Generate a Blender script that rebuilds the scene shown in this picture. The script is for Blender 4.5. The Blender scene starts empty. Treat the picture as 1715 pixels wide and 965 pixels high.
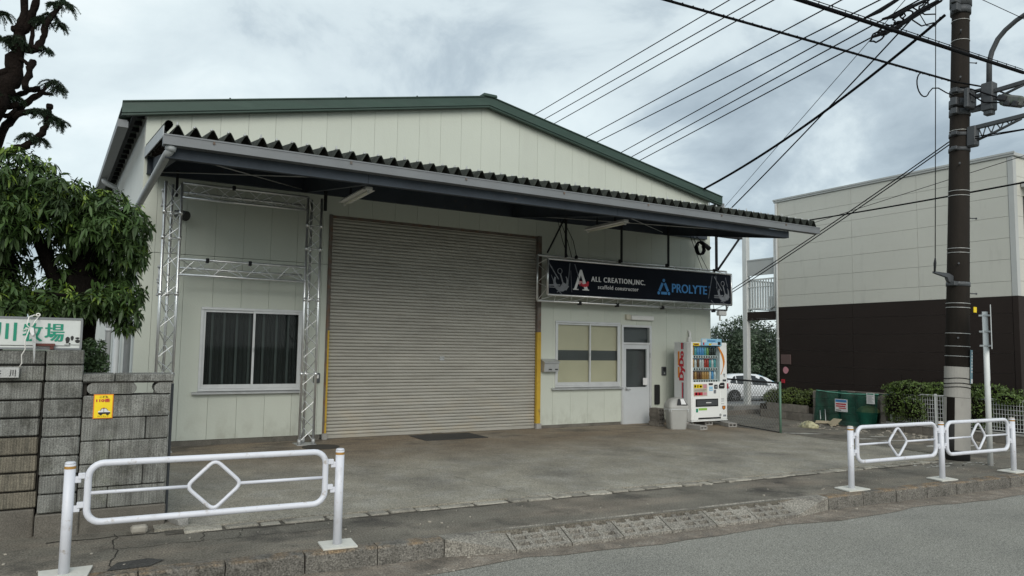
import bpy, math, random
import numpy as np
from mathutils import Vector, Matrix

random.seed(7)
SC = bpy.context.scene
COL = SC.collection
R = math.radians

# ------------------------------------------------------------------ camera
cam_d = bpy.data.cameras.new('camera')
cam_d.sensor_width = 36.0
cam_d.lens = 1226.0 / 1715.0 * 36.0
cam_d.clip_start = 0.1
cam_d.clip_end = 2000
cam = bpy.data.objects.new('camera', cam_d)
COL.objects.link(cam)
rt = Vector((0.86469932, -0.50207339, 0.0147443))
up = -Vector((0.05316526, 0.06229605, -0.99664069))
bk = -Vector((0.49946825, 0.86257841, 0.08056022))
cam.matrix_world = Matrix(((rt.x, up.x, bk.x, 0), (rt.y, up.y, bk.y, -13.03),
                           (rt.z, up.z, bk.z, 1.7), (0, 0, 0, 1)))
SC.camera = cam

# ------------------------------------------------------------------ sky, sun, exposure
SC.view_settings.view_transform = 'Standard'
SC.view_settings.look = 'None'
SC.view_settings.gamma = 1
SC.view_settings.exposure = 0.65
world = bpy.data.worlds.new('World')
SC.world = world
world.use_nodes = True
nt = world.node_tree
nt.nodes.clear()
def wn(t, **k):
    n = nt.nodes.new(t)
    for a, b in k.items():
        setattr(n, a, b)
    return n
def wl(a, b): nt.links.new(a, b)
out = wn('ShaderNodeOutputWorld'); bg = wn('ShaderNodeBackground'); bg.inputs['Strength'].default_value = 0.12
sky = wn('ShaderNodeTexSky'); sky.sky_type = 'NISHITA'; sky.sun_disc = False
sky.sun_elevation = R(30); sky.sun_rotation = R(200)
tc = wn('ShaderNodeTexCoord'); sep = wn('ShaderNodeSeparateXYZ'); wl(tc.outputs['Generated'], sep.inputs[0])
zz = wn('ShaderNodeMath', operation='MAXIMUM'); wl(sep.outputs['Z'], zz.inputs[0]); zz.inputs[1].default_value = 0.0
za = wn('ShaderNodeMath', operation='ADD'); wl(zz.outputs[0], za.inputs[0]); za.inputs[1].default_value = 0.36
dx = wn('ShaderNodeMath', operation='DIVIDE'); wl(sep.outputs['X'], dx.inputs[0]); wl(za.outputs[0], dx.inputs[1])
dy = wn('ShaderNodeMath', operation='DIVIDE'); wl(sep.outputs['Y'], dy.inputs[0]); wl(za.outputs[0], dy.inputs[1])
cmb = wn('ShaderNodeCombineXYZ'); wl(dx.outputs[0], cmb.inputs[0]); wl(dy.outputs[0], cmb.inputs[1])
mpc = wn('ShaderNodeMapping'); mpc.inputs['Location'].default_value = (-5.0, 4.157, 0); wl(cmb.outputs[0], mpc.inputs[0])
n1 = wn('ShaderNodeTexNoise'); n1.inputs['Scale'].default_value = 1.1; n1.inputs['Detail'].default_value = 3; n1.inputs['Roughness'].default_value = 0.5; n1.inputs['Distortion'].default_value = 0.4
n2 = wn('ShaderNodeTexNoise'); n2.inputs['Scale'].default_value = 3.0; n2.inputs['Detail'].default_value = 10; n2.inputs['Roughness'].default_value = 0.58; n2.inputs['Distortion'].default_value = 0.35
wl(mpc.outputs[0], n1.inputs['Vector']); wl(mpc.outputs[0], n2.inputs['Vector'])
cm = wn('ShaderNodeMix', data_type='FLOAT'); cm.inputs[0].default_value = 0.45; wl(n1.outputs[0], cm.inputs[2]); wl(n2.outputs[0], cm.inputs[3])
r1 = wn('ShaderNodeValToRGB'); wl(cm.outputs[0], r1.inputs[0])
e = r1.color_ramp.elements
e[0].position = 0.37; e[0].color = (1.8, 2.2, 2.5, 1)
e[1].position = 0.68; e[1].color = (5.2, 5.6, 5.6, 1)
m = e.new(0.455); m.color = (2.7, 3.2, 3.5, 1)
m = e.new(0.505); m.color = (3.75, 4.28, 4.46, 1)
m = e.new(0.57); m.color = (4.25, 4.8, 4.92, 1)
mx = wn('ShaderNodeMix', data_type='RGBA'); mx.inputs[0].default_value = 0.93
wl(sky.outputs[0], mx.inputs[6]); wl(r1.outputs[0], mx.inputs[7])
wl(mx.outputs[2], bg.inputs['Color']); wl(bg.outputs[0], out.inputs[0])

sun_d = bpy.data.lights.new('sun', 'SUN'); sun_d.energy = 1.15; sun_d.angle = R(38); sun_d.color = (1, 0.95, 0.87)
sun = bpy.data.objects.new('sun', sun_d); COL.objects.link(sun)
sun.rotation_euler = Vector((0.30, 0.81, -0.50)).to_track_quat('-Z', 'Y').to_euler()
sun.location = (0, -20, 30)

# ------------------------------------------------------------------ materials
MATS = {}
def mat(name, base, rough=0.7, metal=0.0, var=0.12, vs=1.2, fine=0.0, fs=120.0, bump=0.0, bs=60.0,
        stains=(), rnd=0.0, rib=None, alpha=1.0, island=0.0, spec=0.5, aniso=(1, 1, 1), emit=None, trans=0.0):
    """procedural surface: two scales of tone variation, blotches of a second colour, fine relief"""
    M = bpy.data.materials.new(name); M.use_nodes = True
    N = M.node_tree.nodes; L = M.node_tree.links
    b = N['Principled BSDF']
    b.inputs['Roughness'].default_value = rough; b.inputs['Metallic'].default_value = metal
    b.inputs['Specular IOR Level'].default_value = spec
    def nd(t, **k):
        n = N.new(t)
        for a, c in k.items(): setattr(n, a, c)
        return n
    pos = nd('ShaderNodeNewGeometry')
    mp = nd('ShaderNodeMapping'); L.new(pos.outputs['Position'], mp.inputs[0]); mp.inputs['Scale'].default_value = aniso
    def noise(scale, detail=5, rough_=0.6, src=None):
        n = nd('ShaderNodeTexNoise'); n.inputs['Scale'].default_value = scale
        n.inputs['Detail'].default_value = detail; n.inputs['Roughness'].default_value = rough_
        L.new((src or mp).outputs[0], n.inputs['Vector']); return n.outputs[0]
    def math_(op, a, c):
        n = nd('ShaderNodeMath', operation=op)
        for i, q in enumerate((a, c)):
            if isinstance(q, (int, float)): n.inputs[i].default_value = q
            else: L.new(q, n.inputs[i])
        return n.outputs[0]
    def maprange(v, a0, a1, b0, b1):
        n = nd('ShaderNodeMapRange'); L.new(v, n.inputs[0])
        for i, q in enumerate((a0, a1, b0, b1)): n.inputs[i + 1].default_value = q
        return n.outputs[0]
    gain = maprange(noise(vs), 0.3, 0.7, 1 - var, 1 + var)
    if fine: gain = math_('MULTIPLY', gain, maprange(noise(fs, 2, 0.5), 0.3, 0.7, 1 - fine, 1 + fine))
    if rnd:
        oi = nd('ShaderNodeObjectInfo'); gain = math_('MULTIPLY', gain, maprange(oi.outputs['Random'], 0, 1, 1 - rnd, 1 + rnd))
    if island:
        gain = math_('MULTIPLY', gain, maprange(pos.outputs['Random Per Island'], 0, 1, 1 - island, 1 + island))
    col = nd('ShaderNodeRGB'); col.outputs[0].default_value = (*base, 1)
    cur = col.outputs[0]
    for s in stains:        # (colour, scale, low, high, strength, z-limits or None, aniso)
        c2, sc, lo, hi, st = s[:5]
        src = None
        if len(s) > 6 and s[6]:
            src = nd('ShaderNodeMapping'); L.new(pos.outputs['Position'], src.inputs[0]); src.inputs['Scale'].default_value = s[6]
        f = maprange(noise(sc, 6, 0.62, src), lo, hi, 0, st)
        if len(s) > 5 and s[5]:
            sp = nd('ShaderNodeSeparateXYZ'); L.new(pos.outputs['Position'], sp.inputs[0])
            ax = s[7] if len(s) > 7 else 'Z'
            f = math_('MULTIPLY', f, maprange(sp.outputs[ax], s[5][0], s[5][1], 1, 0))
        mix = nd('ShaderNodeMix', data_type='RGBA'); L.new(f, mix.inputs[0]); L.new(cur, mix.inputs[6]); mix.inputs[7].default_value = (*c2, 1)
        cur = mix.outputs[2]
    vm = nd('ShaderNodeVectorMath', operation='SCALE'); L.new(cur, vm.inputs[0]); L.new(gain, vm.inputs['Scale'])
    L.new(vm.outputs[0], b.inputs['Base Color'])
    hgt = None
    if bump: hgt = math_('MULTIPLY', noise(bs, 4, 0.6), bump)
    if rib:
        sp = nd('ShaderNodeSeparateXYZ'); L.new(pos.outputs['Position'], sp.inputs[0])
        w = math_('SINE', math_('MULTIPLY', sp.outputs[rib[0]], 2 * math.pi / rib[1]), 0)
        w = math_('MULTIPLY', w, rib[2]); hgt = w if hgt is None else math_('ADD', hgt, w)
    if hgt is not None:
        bp = nd('ShaderNodeBump'); bp.inputs['Distance'].default_value = 1.0; bp.inputs['Strength'].default_value = 1.0
        L.new(hgt, bp.inputs['Height']); L.new(bp.outputs[0], b.inputs['Normal'])
    if alpha < 1: b.inputs['Alpha'].default_value = alpha
    if trans: b.inputs['Transmission Weight'].default_value = trans
    MATS[name] = M
    return M

def glass(name, tint):
    M = bpy.data.materials.new(name); M.use_nodes = True
    N = M.node_tree.nodes; L = M.node_tree.links; N.clear()
    o = N.new('ShaderNodeOutputMaterial'); mxs = N.new('ShaderNodeMixShader'); t = N.new('ShaderNodeBsdfTransparent')
    g = N.new('ShaderNodeBsdfGlossy'); lw_ = N.new('ShaderNodeLayerWeight'); pw_ = N.new('ShaderNodeMath'); pw_.operation = 'POWER'; pw_.inputs[1].default_value = 4.0; L.new(lw_.outputs['Facing'], pw_.inputs[0]); f = N.new('ShaderNodeMapRange'); f.inputs[3].default_value = 0.012; f.inputs[4].default_value = 0.6; L.new(pw_.outputs[0], f.inputs[0])
    t.inputs[0].default_value = (*tint, 1); g.inputs['Roughness'].default_value = 0.03
    L.new(f.outputs[0], mxs.inputs[0]); L.new(t.outputs[0], mxs.inputs[1]); L.new(g.outputs[0], mxs.inputs[2]); L.new(mxs.outputs[0], o.inputs[0])
    MATS[name] = M
    return M

mat('asphalt_road', (0.246, 0.238, 0.208), 0.9, var=0.10, vs=0.5, fine=0.65, fs=95, bump=0.006, bs=80,
    stains=[((0.46, 0.46, 0.44), 95, 0.62, 0.74, 0.6), ((0.27, 0.27, 0.255), 0.45, 0.5, 0.7, 0.3, None, (0.15, 2.2, 1)), ((0.11, 0.11, 0.105), 80, 0.62, 0.74, 0.5), ((0.15, 0.147, 0.135), 0.8, 0.5, 0.72, 0.45)])
mat('gutter_concrete', (0.20, 0.168, 0.135), 0.95, var=0.28, vs=5, fine=0.5, fs=70, bump=0.010, bs=50,
    stains=[((0.32, 0.285, 0.24), 7, 0.5, 0.68, 0.85), ((0.08, 0.07, 0.057), 3.5, 0.52, 0.68, 0.8)])
mat('sidewalk_asphalt', (0.160, 0.145, 0.118), 0.93, var=0.30, vs=1.6, fine=0.5, fs=65, bump=0.008, bs=70,
    stains=[((0.225, 0.188, 0.148), 0.9, 0.48, 0.66, 0.85, None, (0.6, 1.8, 1)), ((0.060, 0.053, 0.045), 1.7, 0.52, 0.66, 0.8),
            ((0.34, 0.32, 0.28), 70, 0.64, 0.74, 0.7), ((0.035, 0.031, 0.026), 9, 0.62, 0.72, 0.7)])
mat('apron_concrete', (0.285, 0.262, 0.212), 0.92, var=0.18, vs=1.3, fine=0.50, fs=75, bump=0.006, bs=70,
    stains=[((0.36, 0.345, 0.31), 2.6, 0.46, 0.68, 0.55, None, (0.9, 0.9, 1)), ((0.115, 0.108, 0.096), 1.0, 0.48, 0.68, 0.55, None, (1.0, 0.8, 1)),
            ((0.46, 0.45, 0.41), 62, 0.60, 0.72, 0.6), ((0.06, 0.055, 0.048), 75, 0.60, 0.72, 0.5),
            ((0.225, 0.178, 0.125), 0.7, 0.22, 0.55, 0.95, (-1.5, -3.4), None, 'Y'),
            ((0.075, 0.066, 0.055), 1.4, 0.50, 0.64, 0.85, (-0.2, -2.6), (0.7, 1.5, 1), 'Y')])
mat('patch_asphalt', (0.05, 0.048, 0.045), 0.9, var=0.2, fine=0.5, fs=80, bump=0.008, bs=70)
mat('lot_asphalt', (0.15, 0.152, 0.152), 0.93, var=0.12, vs=0.5, fine=0.3, fs=60)
mat('soil', (0.07, 0.055, 0.04), 0.98, var=0.3, vs=6, fine=0.3, fs=60, bump=0.02, bs=30)
mat('field', (0.10, 0.11, 0.07), 0.98, var=0.3, vs=0.2)
mat('kerb_stone', (0.17, 0.158, 0.138), 0.95, var=0.2, vs=4, fine=0.55, fs=70, bump=0.016, bs=90, rnd=0.10,
    stains=[((0.30, 0.285, 0.255), 60, 0.58, 0.72, 0.8), ((0.065, 0.06, 0.05), 7, 0.52, 0.68, 0.8), ((0.22, 0.140, 0.068), 4, 0.40, 0.64, 0.75, (-0.004, -0.018))])
mat('ramp_block', (0.27, 0.25, 0.215), 0.95, var=0.2, vs=3, fine=0.55, fs=70, bump=0.014, bs=90, rnd=0.12,
    stains=[((0.085, 0.075, 0.065), 5, 0.52, 0.70, 0.8), ((0.31, 0.30, 0.275), 70, 0.6, 0.72, 0.7)])
mat('edge_stone', (0.34, 0.315, 0.265), 0.95, var=0.25, vs=6, fine=0.35, fs=100, bump=0.012, bs=70, rnd=0.28,
    stains=[((0.08, 0.072, 0.06), 6, 0.5, 0.66, 0.8)])
mat('crack', (0.028, 0.025, 0.02), 1.0)
mat('seam_dirt', (0.085, 0.075, 0.06), 1.0, var=0.4, vs=9, fine=0.5, fs=80)
mat('wall_panel', (0.555, 0.585, 0.515), 0.62, var=0.025, vs=0.8, bump=0.0022, bs=26, rnd=0.022,
    stains=[((0.47, 0.48, 0.43), 1.6, 0.55, 0.80, 0.35, None, (2.2, 2.2, 0.45)), ((0.26, 0.255, 0.20), 2.6, 0.46, 0.76, 0.6, (0.12, 0.60), (1.6, 1.6, 1)),
            ((0.20, 0.19, 0.16), 60, 0.73, 0.80, 0.6)])
mat('side_metal', (0.60, 0.615, 0.58), 0.55, var=0.05, vs=1.0)
mat('backing_dark', (0.10, 0.10, 0.09), 0.9)
mat('foundation', (0.15, 0.14, 0.12), 0.95, var=0.25, vs=2, fine=0.2, bump=0.006, stains=[((0.07, 0.068, 0.055), 3, 0.5, 0.7, 0.8)])
mat('green_trim', (0.030, 0.062, 0.047), 0.5, var=0.14, vs=2.0, aniso=(0.5, 1, 3), stains=[((0.07, 0.10, 0.085), 3, 0.5, 0.75, 0.35)])
mat('roof_green', (0.045, 0.085, 0.062), 0.55, var=0.1)
mat('slate_sheet', (0.040, 0.044, 0.038), 0.9, spec=0.15, var=0.25, vs=4, fine=0.2, fs=40, bump=0.004, bs=50,
    stains=[((0.11, 0.12, 0.10), 7, 0.52, 0.72, 0.6)])
mat('gutter_grey', (0.185, 0.195, 0.205), 0.5, var=0.08, vs=2.0, stains=[((0.17, 0.16, 0.15), 4, 0.56, 0.75, 0.5, None, (0.5, 1, 4))])
mat('steel_blue', (0.046, 0.056, 0.070), 0.7, var=0.15, vs=3, spec=0.25, stains=[((0.14, 0.10, 0.07), 9, 0.62, 0.75, 0.5)])
mat('steel_dark', (0.022, 0.023, 0.025), 0.7, spec=0.2, var=0.15, vs=4)
mat('purlin', (0.045, 0.036, 0.03), 0.9, spec=0.1, var=0.2)
mat('pipe_grey', (0.40, 0.42, 0.43), 0.5, var=0.07, vs=2, stains=[((0.17, 0.16, 0.145), 5, 0.58, 0.75, 0.5)])
mat('shutter', (0.41, 0.398, 0.355), 0.55, 0.1, var=0.10, vs=1.6, aniso=(0.5, 1, 2.5), rnd=0.05,
    stains=[((0.22, 0.20, 0.165), 3.0, 0.52, 0.75, 0.55, None, (0.6, 1, 6)), ((0.45, 0.37, 0.24), 2.0, 0.48, 0.7, 0.4, (0.2, 1.2), (1, 1, 2))])
mat('shutter_dark', (0.06, 0.055, 0.05), 0.8)
mat('rail_steel', (0.13, 0.11, 0.095), 0.7, var=0.3, vs=6, stains=[((0.16, 0.075, 0.035), 8, 0.5, 0.68, 0.8)])
mat('yellow_paint', (0.50, 0.32, 0.03), 0.6, var=0.12, vs=4, stains=[((0.16, 0.11, 0.045), 9, 0.58, 0.7, 0.8)])
mat('aluminium', (0.62, 0.63, 0.63), 0.42, 0.35, var=0.07, vs=4)
mat('truss_metal', (0.74, 0.75, 0.75), 0.30, 0.80, var=0.12, vs=9, rnd=0.04)
mat('door_grey', (0.54, 0.565, 0.58), 0.5, var=0.05, vs=2)
mat('blind_beige', (0.54, 0.49, 0.36), 0.85, var=0.05, vs=2)
mat('blind_grey', (0.075, 0.08, 0.085), 0.8)
mat('curtain_dark', (0.011, 0.015, 0.016), 0.85, var=0.15, vs=2)
mat('curtain_strip', (0.050, 0.062, 0.062), 0.8, var=0.2, vs=1.5)
mat('interior_dark', (0.014, 0.016, 0.015), 0.9)
glass('window_glass', (0.93, 0.95, 0.94))
glass('clear_glass', (0.90, 0.93, 0.93))
mat('white_plastic', (0.70, 0.70, 0.68), 0.5, var=0.05)
mat('tube_glow_off', (0.80, 0.79, 0.66), 0.4)
mat('galvanised', (0.46, 0.47, 0.47), 0.45, 0.4, var=0.1, vs=8)
mat('black_rubber', (0.012, 0.012, 0.013), 0.8, var=0.15)
mat('black_plastic', (0.02, 0.02, 0.022), 0.45)
mat('banner_navy', (0.005, 0.0075, 0.0135), 0.75, spec=0.15, var=0.15, vs=2)
mat('print_white', (0.70, 0.70, 0.70), 0.6)
mat('print_grey', (0.20, 0.21, 0.23), 0.6, var=0.25, vs=14)
mat('print_grey_dim', (0.10, 0.11, 0.13), 0.6)
mat('print_blue', (0.045, 0.22, 0.50), 0.6)
mat('print_red', (0.50, 0.02, 0.04), 0.55)
mat('print_orange', (0.72, 0.24, 0.02), 0.5)
mat('print_green', (0.005, 0.23, 0.14), 0.6)
mat('print_black', (0.012, 0.012, 0.012), 0.6)
mat('print_yellow', (0.86, 0.62, 0.01), 0.5)
mat('print_brown', (0.20, 0.07, 0.02), 0.55)
mat('print_pink', (0.62, 0.28, 0.33), 0.6)
mat('print_lime', (0.30, 0.55, 0.10), 0.6)
mat('print_sky', (0.30, 0.58, 0.78), 0.5, var=0.2, vs=25)
mat('print_beige', (0.55, 0.52, 0.42), 0.6)
mat('vm_white', (0.87, 0.88, 0.865), 0.32, var=0.02)
mat('vm_side', (0.64, 0.655, 0.65), 0.38, var=0.03)
mat('vm_recess', (0.09, 0.14, 0.17), 0.6)
mat('vm_shelf', (0.70, 0.72, 0.71), 0.4)
for n_, c_ in (('can_blue', (0.10, 0.33, 0.62)), ('can_teal', (0.10, 0.38, 0.40)), ('can_brown', (0.17, 0.075, 0.035)), ('can_red', (0.48, 0.06, 0.04)),
               ('can_white', (0.66, 0.68, 0.68)), ('can_amber', (0.50, 0.27, 0.09)), ('can_green', (0.22, 0.38, 0.12)), ('can_dark', (0.045, 0.055, 0.05))):
    mat(n_, c_, 0.35, 0.1, var=0.3, vs=45)
mat('bin_grey', (0.40, 0.40, 0.38), 0.55, var=0.06, vs=3, rnd=0.02, stains=[((0.20, 0.19, 0.17), 5, 0.56, 0.75, 0.35)])
mat('plastic_bag', (0.62, 0.64, 0.64), 0.4, alpha=0.8)
mat('cement_block', (0.33, 0.32, 0.30), 0.95, var=0.15, vs=6, fine=0.25, fs=120, bump=0.006, bs=120, rnd=0.12)
mat('old_block', (0.20, 0.18, 0.155), 0.95, var=0.25, vs=9, fine=0.25, fs=120, bump=0.006, bs=120, rnd=0.2)
mat('ribbed_block', (0.225, 0.225, 0.208), 0.95, var=0.22, vs=3.0, fine=0.42, fs=120, bump=0.007, bs=110, rnd=0.10, rib=('X', 0.021, 0.0020),
    stains=[((0.075, 0.073, 0.06), 4.0, 0.48, 0.70, 0.85), ((0.11, 0.12, 0.07), 2.2, 0.56, 0.74, 0.6), ((0.07, 0.068, 0.06), 3.0, 0.45, 0.66, 0.6, None, (8, 8, 0.7))])
mat('brown_block', (0.20, 0.178, 0.138), 0.95, var=0.22, vs=3.0, fine=0.38, fs=120, bump=0.007, bs=110, rnd=0.10, rib=('X', 0.021, 0.0020),
    stains=[((0.07, 0.062, 0.048), 4.0, 0.48, 0.70, 0.85), ((0.07, 0.068, 0.055), 3.0, 0.45, 0.66, 0.6, None, (8, 8, 0.7))])
mat('wall_core', (0.045, 0.042, 0.036), 0.98, var=0.3, vs=9)
mat('base_concrete', (0.145, 0.132, 0.112), 0.95, var=0.25, vs=3, fine=0.3, bump=0.008, stains=[((0.06, 0.055, 0.045), 3, 0.5, 0.7, 0.8)])
mat('barrier_white', (0.68, 0.69, 0.745), 0.38, var=0.05, vs=3, stains=[((0.36, 0.30, 0.24), 14, 0.60, 0.72, 0.75, (0.16, 0.02)), ((0.50, 0.49, 0.50), 9, 0.58, 0.72, 0.45)])
mat('barrier_band', (0.42, 0.22, 0.05), 0.5)
mat('barrier_cap', (0.62, 0.56, 0.50), 0.5)
mat('base_paint', (0.62, 0.61, 0.56), 0.85, var=0.12, vs=9, stains=[((0.25, 0.23, 0.20), 9, 0.58, 0.75, 0.7)])
mat('worn_paint', (0.52, 0.50, 0.45), 0.9, var=0.2, vs=12, stains=[((0.12, 0.11, 0.10), 14, 0.50, 0.60, 0.95)])
mat('pole_concrete', (0.026, 0.0215, 0.018), 0.9, spec=0.2, var=0.14, vs=3, aniso=(2, 2, 0.35), fine=0.12, fs=80, stains=[((0.018, 0.016, 0.014), 3, 0.52, 0.7, 0.7, None, (4, 4, 0.3))])
mat('pole_black', (0.022, 0.021, 0.02), 0.75, var=0.2, vs=5, stains=[((0.08, 0.075, 0.07), 5, 0.6, 0.78, 0.5)])
mat('sleeve_grey', (0.37, 0.352, 0.32), 0.7, var=0.08, vs=3, stains=[((0.2, 0.19, 0.17), 6, 0.58, 0.74, 0.4, None, (2, 2, 0.5))])
mat('bracket_grey', (0.075, 0.080, 0.086), 0.6, 0.2, var=0.12, vs=5)
mat('band_steel', (0.55, 0.55, 0.53), 0.4, 0.5)
mat('closure_grey', (0.12, 0.125, 0.12), 0.7, var=0.35, vs=14, stains=[((0.05, 0.08, 0.045), 11, 0.5, 0.65, 0.8)])
mat('wire_black', (0.005, 0.005, 0.006), 0.8, spec=0.1)
mat('cord_white', (0.72, 0.70, 0.66), 0.8)
mat('plate_blue', (0.16, 0.28, 0.33), 0.5)
mat('apt_light', (0.57, 0.565, 0.51), 0.7, var=0.03, vs=0.7, bump=0.0012, bs=80, stains=[((0.36, 0.355, 0.32), 1.8, 0.56, 0.76, 0.35, None, (2, 2, 0.4))])
mat('apt_dark', (0.027, 0.020, 0.0175), 0.7, spec=0.2, var=0.10, vs=0.8, bump=0.001, bs=80)
mat('apt_trim', (0.46, 0.47, 0.46), 0.6, var=0.05)
mat('apt_joint', (0.26, 0.255, 0.235), 0.9)
mat('white_steel', (0.66, 0.675, 0.665), 0.45, var=0.06, vs=3)
mat('car_white', (0.74, 0.75, 0.76), 0.25, var=0.015)
mat('car_glass', (0.018, 0.022, 0.025), 0.08)
mat('tail_red', (0.42, 0.015, 0.03), 0.25)
mat('tyre', (0.018, 0.018, 0.019), 0.85)
mat('rim', (0.20, 0.20, 0.21), 0.4, 0.6)
mat('net_green', (0.009, 0.070, 0.048), 0.9, var=0.3, vs=5, alpha=0.70, spec=0.1)
mat('net_cord', (0.16, 0.42, 0.32), 0.8)
mat('bin_green', (0.035, 0.11, 0.055), 0.5, var=0.1)
mat('net_yellow', (0.42, 0.44, 0.18), 0.7, var=0.2, vs=18)
mat('bag_yellow', (0.50, 0.47, 0.29), 0.45, var=0.2, vs=16)
mat('cardboard', (0.40, 0.335, 0.23), 0.85, var=0.1, vs=6)
mat('fence_green', (0.12, 0.22, 0.16), 0.6, var=0.1)
mat('sign_white', (0.60, 0.62, 0.60), 0.5, var=0.06, vs=4, stains=[((0.36, 0.37, 0.34), 4, 0.55, 0.75, 0.5)])
mat('plaque_brown', (0.12, 0.075, 0.07), 0.5)
mat('mesh_wire', (0.26, 0.265, 0.26), 0.5, 0.4)
mat('rust_red', (0.10, 0.03, 0.022), 0.75, var=0.2)
mat('granite', (0.42, 0.42, 0.41), 0.6, var=0.1, vs=20, fine=0.3, fs=200)
mat('pebble', (0.36, 0.33, 0.28), 0.8, var=0.2, vs=14)
mat('bark', (0.0075, 0.006, 0.005), 0.95, spec=0.1, var=0.35, vs=8, aniso=(2, 2, 0.6), fine=0.3, fs=60, bump=0.03, bs=26)
mat('pine_bark', (0.012, 0.0085, 0.007), 0.95, spec=0.1, var=0.35, vs=9, fine=0.3, fs=60, bump=0.03, bs=30)
mat('leaf_big', (0.038, 0.076, 0.015), 0.6, var=0.35, vs=2.2, island=0.32)
mat('leaf_young', (0.14, 0.21, 0.030), 0.42, var=0.25, vs=2.2, island=0.35)
mat('needle', (0.050, 0.085, 0.046), 0.6, var=0.3, vs=4, island=0.35)
mat('leaf_dark', (0.030, 0.050, 0.024), 0.5, var=0.35, vs=0.5, island=0.5)
mat('leaf_bush', (0.036, 0.066, 0.022), 0.5, var=0.3, vs=4, island=0.4)
mat('leaf_hedge', (0.085, 0.118, 0.022), 0.5, var=0.3, vs=2.5, island=0.45)
mat('leaf_ivy', (0.075, 0.118, 0.022), 0.5, var=0.35, vs=2.0, island=0.45)
mat('steel_plate', (0.052, 0.054, 0.057), 0.5, 0.5, var=0.15, vs=3, bump=0.003, bs=70)
mat('manhole', (0.050, 0.045, 0.038), 0.8, var=0.2, vs=8, bump=0.006, bs=50)

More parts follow.
